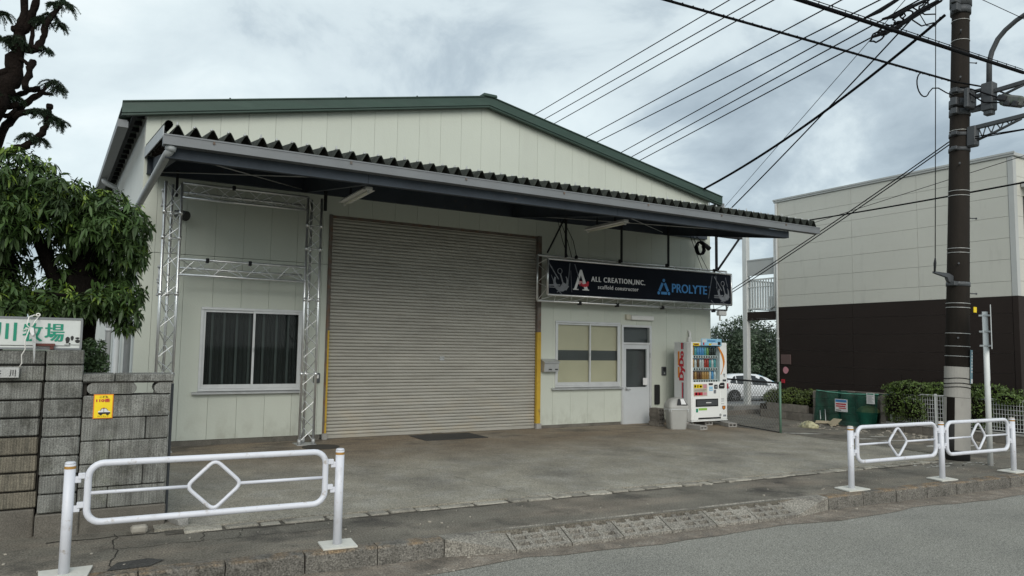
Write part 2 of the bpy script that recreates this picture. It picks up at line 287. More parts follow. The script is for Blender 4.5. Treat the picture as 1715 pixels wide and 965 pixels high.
# ------------------------------------------------------------------ mesh helpers
WL = {}
class MB:
    """collects shapes and links them as ONE mesh object"""
    def __init__(s): s.v = []; s.f = []; s.s = []
    def poly(s, pts, smooth=False):
        n = len(s.v); s.v += [tuple(p) for p in pts]; s.f.append(tuple(range(n, n + len(pts)))); s.s.append(smooth); return s
    def faces(s, vs, fs, smooth=False):
        n = len(s.v); s.v += [tuple(p) for p in vs]
        for f in fs: s.f.append(tuple(i + n for i in f)); s.s.append(smooth)
        return s
    def obox(s, c, ax, h, ch=0.0):
        c = Vector(c); A = [Vector(a) for a in ax]
        def P(a, b, d): return c + A[0] * a + A[1] * b + A[2] * d
        hx, hy, hz = h
        if ch <= 0:
            vs = [P(i * hx, j * hy, k * hz) for i in (-1, 1) for j in (-1, 1) for k in (-1, 1)]
            return s.faces(vs, [(0, 1, 3, 2), (4, 6, 7, 5), (0, 4, 5, 1), (2, 3, 7, 6), (0, 2, 6, 4), (1, 5, 7, 3)])
        ch = min(ch, hx * .49, hy * .49, hz * .49)
        idx = {}; vs = []
        for i in (-1, 1):
            for j in (-1, 1):
                for k in (-1, 1):
                    for t in range(3):
                        q = [i * hx, j * hy, k * hz]
                        for u in range(3):
                            if u != t: q[u] -= (i, j, k)[u] * ch
                        idx[(i, j, k, t)] = len(vs); vs.append(P(*q))
        fs = []
        S = (-1, 1)
        for i in S:
            fs.append([idx[(i, -1, -1, 0)], idx[(i, 1, -1, 0)], idx[(i, 1, 1, 0)], idx[(i, -1, 1, 0)]])
            fs.append([idx[(-1, i, -1, 1)], idx[(1, i, -1, 1)], idx[(1, i, 1, 1)], idx[(-1, i, 1, 1)]])
            fs.append([idx[(-1, -1, i, 2)], idx[(1, -1, i, 2)], idx[(1, 1, i, 2)], idx[(-1, 1, i, 2)]])
            for j in S:
                fs.append([idx[(i, j, -1, 0)], idx[(i, j, 1, 0)], idx[(i, j, 1, 1)], idx[(i, j, -1, 1)]])
                fs.append([idx[(i, -1, j, 0)], idx[(i, 1, j, 0)], idx[(i, 1, j, 2)], idx[(i, -1, j, 2)]])
                fs.append([idx[(-1, i, j, 1)], idx[(1, i, j, 1)], idx[(1, i, j, 2)], idx[(-1, i, j, 2)]])
                for k in S: fs.append([idx[(i, j, k, 0)], idx[(i, j, k, 1)], idx[(i, j, k, 2)]])
        res = []
        for f in fs:                       # orient outwards
            a, b, d = vs[f[0]], vs[f[1]], vs[f[2]]
            mid = sum((vs[q] for q in f), Vector()) / len(f)
            res.append(tuple(f) if (b - a).cross(d - a).dot(mid - c) > 0 else tuple(reversed(f)))
        return s.faces(vs, res)
    def box(s, x0, x1, y0, y1, z0, z1, ch=0.0):
        return s.obox(((x0 + x1) / 2, (y0 + y1) / 2, (z0 + z1) / 2), ((1, 0, 0), (0, 1, 0), (0, 0, 1)),
                      (abs(x1 - x0) / 2, abs(y1 - y0) / 2, abs(z1 - z0) / 2), ch)
    def tube(s, pts, r, n=8, closed=False, caps=True, smooth=True):
        P = [Vector(p) for p in pts]; m_ = len(P)
        rs = r if isinstance(r, (list, tuple)) else [r] * m_
        T = []
        for i in range(m_):
            a = P[(i - 1) % m_] if (closed or i > 0) else P[i]
            b = P[(i + 1) % m_] if (closed or i < m_ - 1) else P[i]
            T.append((b - a).normalized())
        u = T[0].orthogonal().normalized()
        base = len(s.v)
        for i in range(m_):
            u = (u - T[i] * u.dot(T[i])); u = u.normalized() if u.length > 1e-6 else T[i].orthogonal().normalized()
            w = T[i].cross(u)
            for k in range(n):
                a = 2 * math.pi * k / n
                s.v.append(tuple(P[i] + (u * math.cos(a) + w * math.sin(a)) * rs[i]))
        for i in range(m_ if closed else m_ - 1):
            j = (i + 1) % m_
            for k in range(n):
                k2 = (k + 1) % n
                s.f.append((base + i * n + k, base + i * n + k2, base + j * n + k2, base + j * n + k)); s.s.append(smooth)
        if caps and not closed:
            s.f.append(tuple(base + k for k in reversed(range(n)))); s.s.append(False)
            s.f.append(tuple(base + (m_ - 1) * n + k for k in range(n))); s.s.append(False)
        return s
    def prism(s, pts, d):
        """closed polygon pts (3-D, planar) pushed along vector d"""
        d = Vector(d); A = [Vector(p) for p in pts]; n = len(A)
        nrm = Vector()
        for i in range(n): nrm += (A[i] - A[0]).cross(A[(i + 1) % n] - A[0])
        if nrm.dot(d) > 0: A.reverse()
        B = [p + d for p in A]
        fs = [tuple(range(n)), tuple(reversed(range(n, 2 * n)))]
        for i in range(n):
            j = (i + 1) % n; fs.append((j, i, i + n, j + n))
        return s.faces(A + B, fs)
    def mesh(s, name, material):
        me = bpy.data.meshes.new(name); me.from_pydata(s.v, [], s.f)
        me.polygons.foreach_set('use_smooth', s.s)
        if material: me.materials.append(MATS[material] if isinstance(material, str) else material)
        me.update(); return me
    def build(s, name, material, parent=None, local=False):
        if parent is not None and not local:
            o = WL.get(parent.name, (0, 0, 0))
            if o != (0, 0, 0): s.v = [(x - o[0], y - o[1], z - o[2]) for x, y, z in s.v]
        ob = bpy.data.objects.new(name, s.mesh(name, material)); COL.objects.link(ob)
        if parent is not None:
            ob.parent = parent; WL[ob.name] = WL.get(parent.name, (0, 0, 0))
        return ob

def tag(o, label=None, cat=None, group=None, kind=None):
    if label: o['label'] = label
    if cat: o['category'] = cat
    if group: o['group'] = group
    if kind: o['kind'] = kind
    return o
def thing(name, label, cat, loc=(0, 0, 0), group=None, rz=0):
    o = bpy.data.objects.new(name, None); COL.objects.link(o); o.location = loc; o.rotation_euler = (0, 0, rz)
    o.empty_display_size = 0.1
    WL[o.name] = tuple(loc)
    return tag(o, label, cat, group)
def short(l): assert len(l.split()) <= 16, l
def single(mb, name, material, label, cat, loc, group=None):
    """a thing that is one mesh, origin at loc"""
    mb.v = [(x - loc[0], y - loc[1], z - loc[2]) for x, y, z in mb.v]
    o = mb.build(name, material); o.location = loc; WL[o.name] = tuple(loc)
    return tag(o, label, cat, group)
def struct(mb, name, material): return tag(mb.build(name, material), kind='structure')
def text(s_, o, u, v, w, h, material, parent, name='lettering', bold=0.0, depth=0.0015, shift=0.0, space=1.0):
    """flat lettering fitted into the rectangle o, o+u*w, o+v*h; shift repeats it sideways for a heavier stroke"""
    cu = bpy.data.curves.new('t', 'FONT'); cu.body = s_; cu.offset = bold; cu.extrude = 0.0; cu.resolution_u = 3; cu.space_character = space
    ob = bpy.data.objects.new('t', cu); me = ob.to_mesh()
    vs = [tuple(q.co) for q in me.vertices]; fs = [tuple(p.vertices) for p in me.polygons]
    ob.to_mesh_clear(); bpy.data.objects.remove(ob); bpy.data.curves.remove(cu)
    xs = [q[0] for q in vs]; ys = [q[1] for q in vs]
    x0, x1, y0, y1 = min(xs), max(xs), min(ys), max(ys)
    o, u, v = Vector(o), Vector(u), Vector(v); nrm = u.cross(v)
    mb = MB(); n_ = 3 if shift else 1; w = w - 2 * shift
    for k in range(n_):
        mb.faces([o + u * ((q[0] - x0) / (x1 - x0) * w + k * shift) + v * ((q[1] - y0) / (y1 - y0) * h) + nrm * (depth + k * .0003) for q in vs], fs)
    return mb.build(name, material, parent)
EX, EY, EZ = Vector((1, 0, 0)), Vector((0, 1, 0)), Vector((0, 0, 1))
def rnd(a, b): return random.uniform(a, b)

# ================================================================== GROUND
mb = MB()
for (xa, xb) in ((-400, 600),):
    ys = [-400, -30, -17, -6.0, 2.6, 14, 20, 60, 500]; zs = [-.3, -.3, -.3, -.3, -.3, -1.16, -1.2, -1.2, -1.2]
    for i in range(len(ys) - 1):
        mb.poly([(xa, ys[i], zs[i]), (xb, ys[i], zs[i]), (xb, ys[i + 1], zs[i + 1]), (xa, ys[i + 1], zs[i + 1])])
struct(mb, 'ground', 'field')
mb = MB(); ys = [2.5, 14, 17, 60]; zs = [0.0, -1.08, -1.15, -1.15]
for i in range(3): mb.poly([(13.2, ys[i], zs[i]), (75, ys[i], zs[i]), (75, ys[i + 1], zs[i + 1]), (13.2, ys[i + 1], zs[i + 1])])
struct(mb, 'parking_lot', 'lot_asphalt')
KY = lambda x: -6.87 - 0.062 * x          # front face of the kerb
AY = lambda x: -5.60 - 0.050 * x          # edge of the forecourt
struct(MB().poly([(-120, -17, -.15), (160, -25, -.15), (160, KY(160) + .2, -.15), (-120, KY(-120) + .2, -.15)]), 'road', 'asphalt_road')
mb = MB(); xs = np.arange(-6, 26, 0.35); prev = None
for x in xs:
    q = ((x, KY(x) + 0.05, -.1455), (x, KY(x) - 0.36 + 0.05 * math.sin(x * 2.3) + rnd(-.05, .05), -.1455))
    if prev: mb.poly([prev[1], q[1], q[0], prev[0]])
    prev = q
struct(mb, 'gutter', 'gutter_concrete')
# pavement slab
mb = MB()
mb.prism([(-60, KY(-60) + .1, 0), (80, KY(80) + .1, 0), (80, 2.5, 0), (-60, 2.5, 0)], (0, 0, -.28))
struct(mb, 'sidewalk', 'sidewalk_asphalt')
# forecourt, slightly higher, with an irregular front lip
mb = MB(); front = [(x, AY(x) + rnd(-.012, .012)) for x in np.arange(0.62, 12.5, 0.24)]
pts = [(x, y, .022) for x, y in front] + [(12.5, 0.05, .022), (0.62, 0.05, .022)]
mb.poly(pts)
for i in range(len(front) - 1):
    (xa, ya), (xb, yb) = front[i], front[i + 1]
    mb.poly([(xa, ya, -.02), (xb, yb, -.02), (xb, yb, .022), (xa, ya, .022)])
mb.poly([(12.5, AY(12.5), -.02), (12.5, .05, -.02), (12.5, .05, .022), (12.5, AY(12.5), .022)])
fore = struct(mb, 'forecourt', 'apron_concrete')
q = MB(); pr_ = None
for x in np.arange(.7, 12.5, .2):
    c_ = ((x, AY(x) + .004, .0046), (x, AY(x) - .185 + rnd(-.03, .03), .0046))
    if pr_: q.poly([pr_[1], c_[1], c_[0], pr_[0]])
    pr_ = c_
struct(q, 'dirt_seam', 'seam_dirt')
# broken edging stones along the lip
x = 0.85
while x < 12.2:
    L_ = rnd(.16, .42)
    if random.random() < .97:
        c = (x + L_ / 2, AY(x + L_ / 2) - .092 + rnd(-.010, .010), -.012 + rnd(-.008, .006))
        a = Vector((1, -.05 + rnd(-.02, .02), rnd(-.02, .02))).normalized(); b_ = EZ.cross(a).normalized()
        q = MB(); q.obox(c, (a, b_, a.cross(b_)), (L_ / 2 - .006, rnd(.060, .082), .030), .012)
        q.v = [(p[0] + rnd(-.005, .005), p[1] + rnd(-.005, .005), p[2] + rnd(-.003, .003)) for p in q.v]
        q.build('edging_stone', 'edge_stone', fore)
    x += L_ + rnd(0, .03)
struct(MB().prism([(-40, -5.1, .03), (.55, -5.1, .03), (.55, 18, .03), (-40, 18, .03)], (0, 0, -.1)), 'garden_soil', 'soil')
# cracks in the pavement (thin dark joints)
def crack(p0, p1, w, n, amp):
    q = MB(); pr = None
    for i in range(n + 1):
        t = i / n; x = p0[0] + (p1[0] - p0[0]) * t; y = p0[1] + (p1[1] - p0[1]) * t
        d = Vector((p1[0] - p0[0], p1[1] - p0[1], 0)).normalized(); pn = Vector((-d.y, d.x, 0))
        o_ = pn * rnd(-amp, amp); ww = w * rnd(.4, 1.2)
        a, b = Vector((x, y, .0042)) + o_ - pn * ww, Vector((x, y, .0042)) + o_ + pn * ww
        if pr: q.poly([pr[0], a, b, pr[1]])
        pr = (a, b)
    return q
q = MB()
for a in (((0.25, -6.86), (0.33, -5.55), .006, 18, .03), ((0.33, -6.1), (2.2, -6.2), .004, 22, .03), ((.95, -6.15), (1.02, -5.7), .005, 10, .02),
          ((-.2, -5.62), (1.0, -5.70), .012, 16, .02), ((1.25, -6.15), (1.35, -5.75), .004, 8, .02), ((6.5, -6.35), (7.3, -7.25), .004, 14, .01),
          ((1.0, -5.76), (12.4, -6.36), .010, 90, .012), ((7.5, -6.2), (8.6, -6.9), .003, 12, .02)):
    t = crack(*a); q.faces(t.v, t.f)
for a in (((7.0, -3.9), (9.8, -4.6), .0035, 40, .02), ((9.8, -4.6), (10.6, -5.9), .0035, 18, .02), ((2.2, -2.2), (4.1, -3.6), .0035, 30, .02), ((4.1, -3.6), (4.4, -5.6), .003, 24, .02)):
    t = crack(*a); q.faces([(vx, vy, vz + .0205) for vx, vy, vz in t.v], t.f)
struct(q, 'pavement_crack', 'crack')
# worn paint marks
def patch(cx, cy, rx, ry, ang, n=9, z=.0045):
    p = []
    for i in range(n):
        t = 2 * math.pi * i / n; r_ = rnd(.65, 1.15)
        x, y = rx * r_ * math.cos(t), ry * r_ * math.sin(t)
        p.append((cx + x * math.cos(ang) - y * math.sin(ang), cy + x * math.sin(ang) + y * math.cos(ang), z))
    return p
q = MB()
for a in ((12.95, -2.75, .62, .09, -.6), (13.35, -3.9, .33, .07, -.35), (14.0, -3.75, .28, .06, -.3), (13.75, -4.35, .40, .07, -.3), (14.3, -4.6, .25, .05, -.2),
          (13.7, -5.1, .45, .07, .1), (14.3, -5.4, .25, .06, .1), (13.0, -5.75, .6, .07, .0), (13.9, -6.05, .5, .05, -.2)):
    q.poly(patch(*a))
struct(q, 'worn_paint_mark', 'worn_paint')
q = MB()
for i in range(34):
    t = rnd(0, 1); q.poly(patch(10.9 + 1.5 * t, -6.42 - .30 * t + rnd(-.12, .12), rnd(.03, .11), rnd(.012, .03), rnd(-.3, .2), 6))
struct(q, 'chipped_paint_mark', 'worn_paint')
q = MB()
for i in range(110):
    x = rnd(-1, 15); y = rnd(KY(x) + .2, AY(x) - .1) if random.random() < .7 else KY(x) - rnd(.02, .4)
    z = .0 if y > KY(x) + .1 else -.147; s_ = rnd(.004, .012)
    q.obox((x, y, z + s_ * .5), (Vector((1, rnd(-1, 1), 0)).normalized(), Vector((0, 0, 1)).cross(Vector((1, rnd(-1, 1), 0))).normalized(), EZ), (s_, s_ * .8, s_ * .6), s_ * .3)
tag(q.build('grit', 'pebble'), kind='stuff')

# kerb
kd = Vector((1, -.062, 0)).normalized(); kn = Vector((.062, 1, 0)).normalized()
q = MB(); q.prism([(-8, KY(-8) + .01, -.16), (24, KY(24) + .01, -.16), (24, KY(24) + .17, -.16), (-8, KY(-8) + .17, -.16)], (0, 0, -.12))
kerb = struct(q, 'kerb', 'base_concrete')
def kp(x, off, z): return Vector((x, KY(x), 0)) + kn * off + EZ * z
def kerb_stone(x0, x1, z0=.006, z1=.006):
    g = .005; q = MB(); A = x0 + g; B = x1 - g; c = .018
    prof = lambda x, zt: [kp(x, .0, -.165), kp(x, .004, zt - c), kp(x, c + .004, zt), kp(x, .155, zt), kp(x, .16, -.165)]
    a, b = prof(A, z0), prof(B, z1)
    q.faces(a + b, [(4, 3, 2, 1, 0), (5, 6, 7, 8, 9)] + [(i, i + 1, i + 6, i + 5) for i in range(4)])
    q.v = [(p[0] + rnd(-.003, .003), p[1] + rnd(-.003, .003), p[2] + rnd(-.003, .003)) for p in q.v]
    q.build('kerb_stone', 'kerb_stone', kerb)
x = 2.82
while x > -2.4: kerb_stone(x - .6, x); x -= .6
x = 7.62
while x < 16: kerb_stone(x, x + .6); x += .6
def ramp_block(x0, x1, holes, fl=None):
    """sloping crossing block: a bevelled slab whose upper face carries rows of slots"""
    g = .006; q = MB(); A = x0 + g + rnd(-.002, .004); B = x1 - g; jz = rnd(.001, .006)
    Z = lambda t: -.118 + (.122) * t + jz; OFF = lambda t: -.135 + .30 * t
    S = lambda s, t, d=0.: kp(A + (B - A) * s, OFF(t), Z(t) - d)
    us = [0]; cu = []
    for c_ in range(3):
        us += [.07 + c_ * .31, .07 + c_ * .31 + .22]
    us += [1]; ts = [0, .14, .30, .40, .56, .66, .82, 1.0]
    hol = {(1 + 2 * c_, r_) for c_ in range(3) for r_ in (1, 3, 5)} if holes else set()
    for i in range(len(us) - 1):
        for j in range(len(ts) - 1):
            a = [S(us[i], ts[j]), S(us[i + 1], ts[j]), S(us[i + 1], ts[j + 1]), S(us[i], ts[j + 1])]
            if (i, j) in hol and random.random() < .93:
                b = [p - EZ * .034 for p in a]
                q.poly(b)
                for k in range(4): q.poly([a[k], a[(k + 1) % 4], b[(k + 1) % 4], b[k]])
            else: q.poly(a)
    lo = lambda s, t: kp(A + (B - A) * s, OFF(t), -.17)
    q.poly([lo(0, 0), lo(1, 0), S(1, 0), S(0, 0)]); q.poly([lo(1, 0), lo(1, 1), S(1, 1), S(1, 0)]); q.poly([lo(0, 1), lo(0, 0), S(0, 0), S(0, 1)])
    q.build('crossing_block', 'ramp_block', kerb)
x = 3.46
while x < 6.95: ramp_block(x, x + .585, True); x += .585
def wing(xa, xb, flip):
    """end piece between the full kerb and the sloping crossing"""
    q = MB(); H, Lw = (xa, xb) if not flip else (xb, xa)
    hi = [kp(H, 0, -.165), kp(H, .006, .004), kp(H, .16, .004)]
    lw = [kp(Lw, -.135, -.165), kp(Lw, -.135, -.118), kp(Lw, .165, .004)]
    V = hi + lw
    F = [(0, 3, 4), (0, 4, 1), (1, 4, 5), (1, 5, 2), (0, 1, 2), (3, 5, 4)]
    if flip: F = [tuple(reversed(f)) for f in F]
    q.faces(V, F); q.build('kerb_wing', 'ramp_block', kerb)
wing(2.825, 3.455, False); wing(x + .005, 7.615, True)

# ================================================================== WAREHOUSE
WX0, WX1, AP, WLEN = 0.66, 13.16, 6.86, 20.0
SK = 0.040                       # the left side is not quite square to the front
ZR = lambda x: 6.78 - 0.2 * abs(x - AP)
ware = thing('warehouse', 'long white panelled warehouse with green roof trim, big roller shutter and corrugated canopy', 'warehouse', (6.86, 0, 0))
OPEN = [(1.62, 3.29, .90, 2.29), (3.70, 8.24, -.1, 4.05), (8.62, 10.36, .86, 2.28), (10.40, 11.27, -.1, 2.24)]
edges = [WX0] + [1.334 + .4525 * k for k in range(-1, 26)] + [WX1]
for i in range(len(edges) - 1):
    a, b = edges[i] + .0020, edges[i + 1] - .0020
    if b - a < .02: continue
    cuts = sorted({a, b} | {c for o in OPEN for c in o[:2] if a < c < b} | ({AP} if a < AP < b else set()))
    for zlo, zhi in ((.10, 3.135), (3.143, None)):
        pcs = []
        for ca, cb in zip(cuts[:-1], cuts[1:]):
            segs = [(zlo if zlo > 1 else (.115 if ca < 3.7 else .085), zhi)]
            mid = (ca + cb) / 2
            for o in OPEN:
                if o[0] < mid < o[1]:
                    ns = []
                    for s0, s1 in segs:
                        top = s1 if s1 is not None else 9
                        if o[3] <= s0 or o[2] >= top: ns.append((s0, s1)); continue
                        if o[2] > s0 + .01: ns.append((s0, o[2]))
                        if o[3] < top - .01: ns.append((o[3], s1))
                    segs = ns
            pcs += [(ca, cb, s0, s1) for s0, s1 in segs]
        groups = []
        for p in pcs:
            for gr in groups:
                if any(abs(p[0] - r_[1]) < 1e-6 and p[2] < (r_[3] or 9) and r_[2] < (p[3] or 9) for r_ in gr): gr.append(p); break
            else: groups.append([p])
        for gr in groups:
            q = MB()
            for ca, cb, s0, s1 in gr:
                if s1 is not None: q.box(ca, cb, 0, .04, s0, s1)
                else: q.prism([(ca, 0, s0), (cb, 0, s0), (cb, 0, ZR(cb) - .06), (ca, 0, ZR(ca) - .06)], (0, .04, 0))
            q.build('wall_panel', 'wall_panel', ware)
# backing, foundation, rear and side walls
q = MB()
def back(x0, x1, z0, z1): q.box(x0, x1, .045, .06, z0, z1)
back(.67, 1.62, .05, 4.7); back(3.29, 3.70, .05, 4.7); back(1.62, 3.29, .05, .90); back(1.62, 3.29, 2.29, 4.7); back(3.70, 8.24, 4.05, 4.7)
back(8.24, 8.62, .05, 4.7); back(8.62, 10.36, .05, .86); back(8.62, 10.36, 2.28, 4.7); back(10.36, 10.40, .05, 4.7); back(10.40, 11.27, 2.24, 4.7); back(11.27, 13.15, .05, 4.7)
q.prism([(.67, .045, 4.7), (13.15, .045, 4.7), (13.15, .045, ZR(13.15) - .08), (AP, .045, ZR(AP) - .08), (.67, .045, ZR(.67) - .08)], (0, .015, 0))
q.build('wall_backing', 'backing_dark', ware)
q = MB(); q.box(.68, 3.66, .012, .30, -.25, .13); q.box(8.26, 10.41, .012, .30, -.25, .105); q.box(11.26, 13.14, .012, .30, -.25, .105); q.box(3.66, 8.26, .075, .30, -.25, .015)
q.build('foundation', 'foundation', ware)
q = MB(); q.box(.72, 13.1, .5, .52, 0, 4.9); q.build('inner_wall', 'interior_dark', ware)
for sx, x in ((-1, WX0), (1, WX1)):
    q = MB(); y = .045
    while y < WLEN:
        q.box(x - (.0 if sx > 0 else 0), x - sx * .05, y + .003, y + .60 - .003, -.9, ZR(x) - .05); y += .60
    q.v = [(vx - (SK * vy if sx < 0 else 0), vy, vz) for vx, vy, vz in q.v]; q.build('side_wall', 'side_metal', ware)
q = MB(); q.prism([(WX0, WLEN, -1.2), (WX1, WLEN, -1.2), (WX1, WLEN, ZR(WX1) - .06), (AP, WLEN, ZR(AP) - .06), (WX0, WLEN, ZR(WX0) - .06)], (0, -.05, 0)); q.build('rear_wall', 'side_metal', ware)
# roof
q = MB(); RX0, RX1 = .30, 13.42
for a, b in ((RX0, AP), (AP, RX1)):
    k_ = SK * WLEN if a < 1 else 0
    q.faces([(a, -.10, ZR(a) - .02), (b, -.10, ZR(b) - .02), (b, -.10, ZR(b) - .05), (a, -.10, ZR(a) - .05), (a - k_, WLEN + .2, ZR(a) - .02), (b, WLEN + .2, ZR(b) - .02), (b, WLEN + .2, ZR(b) - .05), (a - k_, WLEN + .2, ZR(a) - .05)],
            [(0, 1, 2, 3), (7, 6, 5, 4), (0, 4, 5, 1), (1, 5, 6, 2), (2, 6, 7, 3), (3, 7, 4, 0)])
y = -.0
while y < WLEN + .1:
    for a, b in ((RX0, AP), (AP, RX1)):
        q.prism([(a, y, ZR(a) - .02), (b, y, ZR(b) - .02), (b, y, ZR(b) + .015), (a, y, ZR(a) + .015)], (0, .03, 0))
    y += .45
roof = q.build('roof', 'roof_green', ware)
for a, b in ((RX0, AP), (AP, RX1)):
    q = MB()
    q.prism([(a, -.17, ZR(a)), (b, -.17, ZR(b)), (b, -.17, ZR(b) - .17), (a, -.17, ZR(a) - .17)], (0, .06, 0))
    q.prism([(a, -.15, ZR(a) - .172), (b, -.15, ZR(b) - .172), (b, -.15, ZR(b) - .205), (a, -.15, ZR(a) - .205)], (0, .10, 0))
    q.prism([(a, -.19, ZR(a) + .002), (b, -.19, ZR(b) + .002), (b, -.19, ZR(b) + .022), (a, -.19, ZR(a) + .022)], (0, .16, 0))
    q.build('verge_trim', 'green_trim', roof)
q = MB(); q.obox((AP, -.06, 6.80), (EX, EY, EZ), (.16, .15, .035), .02); q.box(AP - .10, AP + .10, .1, WLEN, 6.77, 6.83); q.build('ridge_cap', 'green_trim', roof)
q = MB()
for x in (1.9, 3.9, 5.3, 9.2, 10.7, 11.9): q.obox((x, -.10, ZR(x) + .035), (EX, EY, EZ), (.012, .012, .025))
q.build('roof_bolt', 'steel_dark', roof)
# eave: soffit purlins + gutter on the left
q = MB()
for k in range(26): q.box(RX0 + .01, WX0 - .005, .25 + k * .45, .31 + k * .45, ZR(.45) - .13, ZR(.45) - .06)
q.box(.46, .52, -.02, WLEN, ZR(.48) - .20, ZR(.48) - .14)
q.v = [(vx - SK * vy, vy, vz) for vx, vy, vz in q.v]; q.build('eave_purlin', 'steel_dark', roof)
q = MB(); q.box(.25, .265, -.04, WLEN, 5.10, 5.235); q.box(.385, .40, -.04, WLEN, 5.10, 5.20); q.box(.265, .385, -.04, WLEN, 5.10, 5.115); q.box(.265, .385, -.04, -.025, 5.115, 5.22)
q.v = [(vx - SK * vy, vy, vz) for vx, vy, vz in q.v]; q.build('eave_gutter', 'gutter_grey', roof)
q = MB(); q.box(13.42, 13.56, -.10, WLEN, 5.20, 5.34); q.build('eave_gutter', 'gutter_grey', roof)
# downpipes on the left side wall
for y in (4.35, 2.2):
    q = MB(); zt = 4.95 if y > 3 else 1.95
    pts = [(.57, y, zt), (.57, y, -.4)]
    if y > 3: pts = [(.33, y, 5.11), (.33, y, 5.04), (.38, y, 5.0), (.52, y, 4.94), (.57, y, 4.86)] + pts[1:]
    q.tube(pts, .055, 12); q.tube([(.57, y, 1.90), (.57, y, 1.97)], .066, 12); q.v = [(vx - SK * vy, vy, vz) for vx, vy, vz in q.v]; q.build('downpipe', 'pipe_grey', ware)
# --- left window
def window(x0, x1, z0, z1, mid, name='window'):
    q = MB(); t = .045
    q.box(x0, x1, -.03, .05, z1 - t, z1, .006); q.box(x0, x1, -.03, .05, z0, z0 + t, .006)
    q.box(x0, x0 + t, -.028, .05, z0 + t + .001, z1 - t - .001, .004); q.box(x1 - t, x1, -.028, .05, z0 + t + .001, z1 - t - .001, .004)
    w = q.build(name, 'aluminium', ware)
    for a, b, y in ((x0 + t, mid + .02, .012), (mid - .02, x1 - t, -.012)):
        q = MB(); s_ = .034
        q.box(a, b, y - .012, y + .012, z1 - t - s_ - .001, z1 - t - .001); q.box(a, b, y - .012, y + .012, z0 + t + .001, z0 + t + .065)
        q.box(a, a + s_, y - .012, y + .012, z0 + t + .066, z1 - t - s_ - .002); q.box(b - s_, b, y - .012, y + .012, z0 + t + .066, z1 - t - s_ - .002)
        q.build('sash', 'aluminium', w)
        q = MB(); q.box(a + s_, b - s_, y - .003, y + .003, z0 + t + .066, z1 - t - s_ - .002); q.build('pane', 'window_glass', w)
    q = MB(); q.box(mid - .012, mid + .012, -.035, -.0245, (z0 + z1) / 2 - .04, (z0 + z1) / 2 + .03, .003); q.build('latch', 'galvanised', w)
    q = MB(); q.prism([(x0 - .09, .0, z0 - .004), (x0 - .09, -.085, z0 - .022), (x0 - .09, -.085, z0 - .045), (x0 - .09, .0, z0 - .045)], (x1 - x0 + .14, 0, 0)); q.build('sill', 'galvanised', w)
    return w
w1 = window(1.62, 3.29, .90, 2.29, 2.47)
q = MB(); n = 120
for i in range(n):
    a, b = 1.63 + 1.65 * i / n, 1.63 + 1.65 * (i + 1) / n
    f = lambda x: .135 + .018 * math.sin(x * 2 * math.pi / .075)
    q.poly([(a, f(a), .91), (b, f(b), .91), (b, f(b), 2.28), (a, f(a), 2.28)], True)
q.build('curtain', 'curtain_dark', w1)
q = MB()
for k, x in enumerate((1.80, 1.99, 2.19, 2.40, 2.63, 2.85, 3.05)): q.box(x, x + .035, .105, .112, .92, 2.27 - .0 * k)
q.build('curtain_fold', 'curtain_strip', w1)
# --- right window
w2 = window(8.62, 10.36, .86, 2.28, 9.53)
q = MB(); q.box(8.66, 10.32, .052, .058, 1.655, 2.24); q.box(8.66, 10.32, .052, .058, .91, 1.435); q.build('paper_blind', 'blind_beige', w2)
q = MB(); q.box(8.66, 10.32, .062, .066, 1.40, 1.69); q.build('grey_band', 'blind_grey', w2)
# --- door
q = MB(); t = .05
q.box(10.40, 10.45, -.03, .06, .022, 2.24, .004); q.box(11.21, 11.27, -.03, .06, .022, 2.24, .004); q.box(10.451, 11.209, -.03, .06, 2.19, 2.24, .004); q.box(10.451, 11.209, -.03, .06, 1.80, 1.845, .004)
q.box(10.451, 11.209, -.025, .06, .022, .034)
door = q.build('door_frame', 'aluminium', ware)
q = MB(); q.box(10.455, 11.205, -.012, .03, .036, .72); q.box(10.455, 10.53, -.012, .03, .7205, 1.795); q.box(11.13, 11.205, -.012, .03, .7205, 1.795); q.box(10.531, 11.129, -.012, .03, 1.70, 1.795); q.box(10.531, 11.129, -.012, .03, .7205, .84)
q.box(10.48, 11.18, -.0145, -.0122, .695, .71); q.box(10.46, 11.2, -.0145, -.0122, .16, .175)
q.build('door_leaf', 'door_grey', door)
q = MB(); q.box(10.531, 11.129, .006, .012, .84, 1.70); q.build('door_pane', 'window_glass', door)
q = MB(); q.box(10.451, 11.209, .006, .012, 1.845, 2.19); q.build('transom_pane', 'window_glass', door)
q = MB(); q.box(10.42, 11.25, .10, .11, .03, 2.23); q.build('door_backing', 'blind_grey', door)
q = MB(); q.tube([(10.53, -.014, .80), (10.53, -.06, .80), (10.62, -.06, .795)], .011, 8); q.box(10.50, 10.56, -.02, -.0125, .76, .85, .003); q.build('handle', 'galvanised', door)
q = MB(); q.box(11.02, 11.15, -.0165, -.0145, .885, 1.045); st = q.build('notice', 'print_white', door)
for z in (1.5, .3):
    q = MB(); q.box(11.205, 11.225, -.045, -.031, z, z + .12, .004); q.build('hinge', 'galvanised', door)
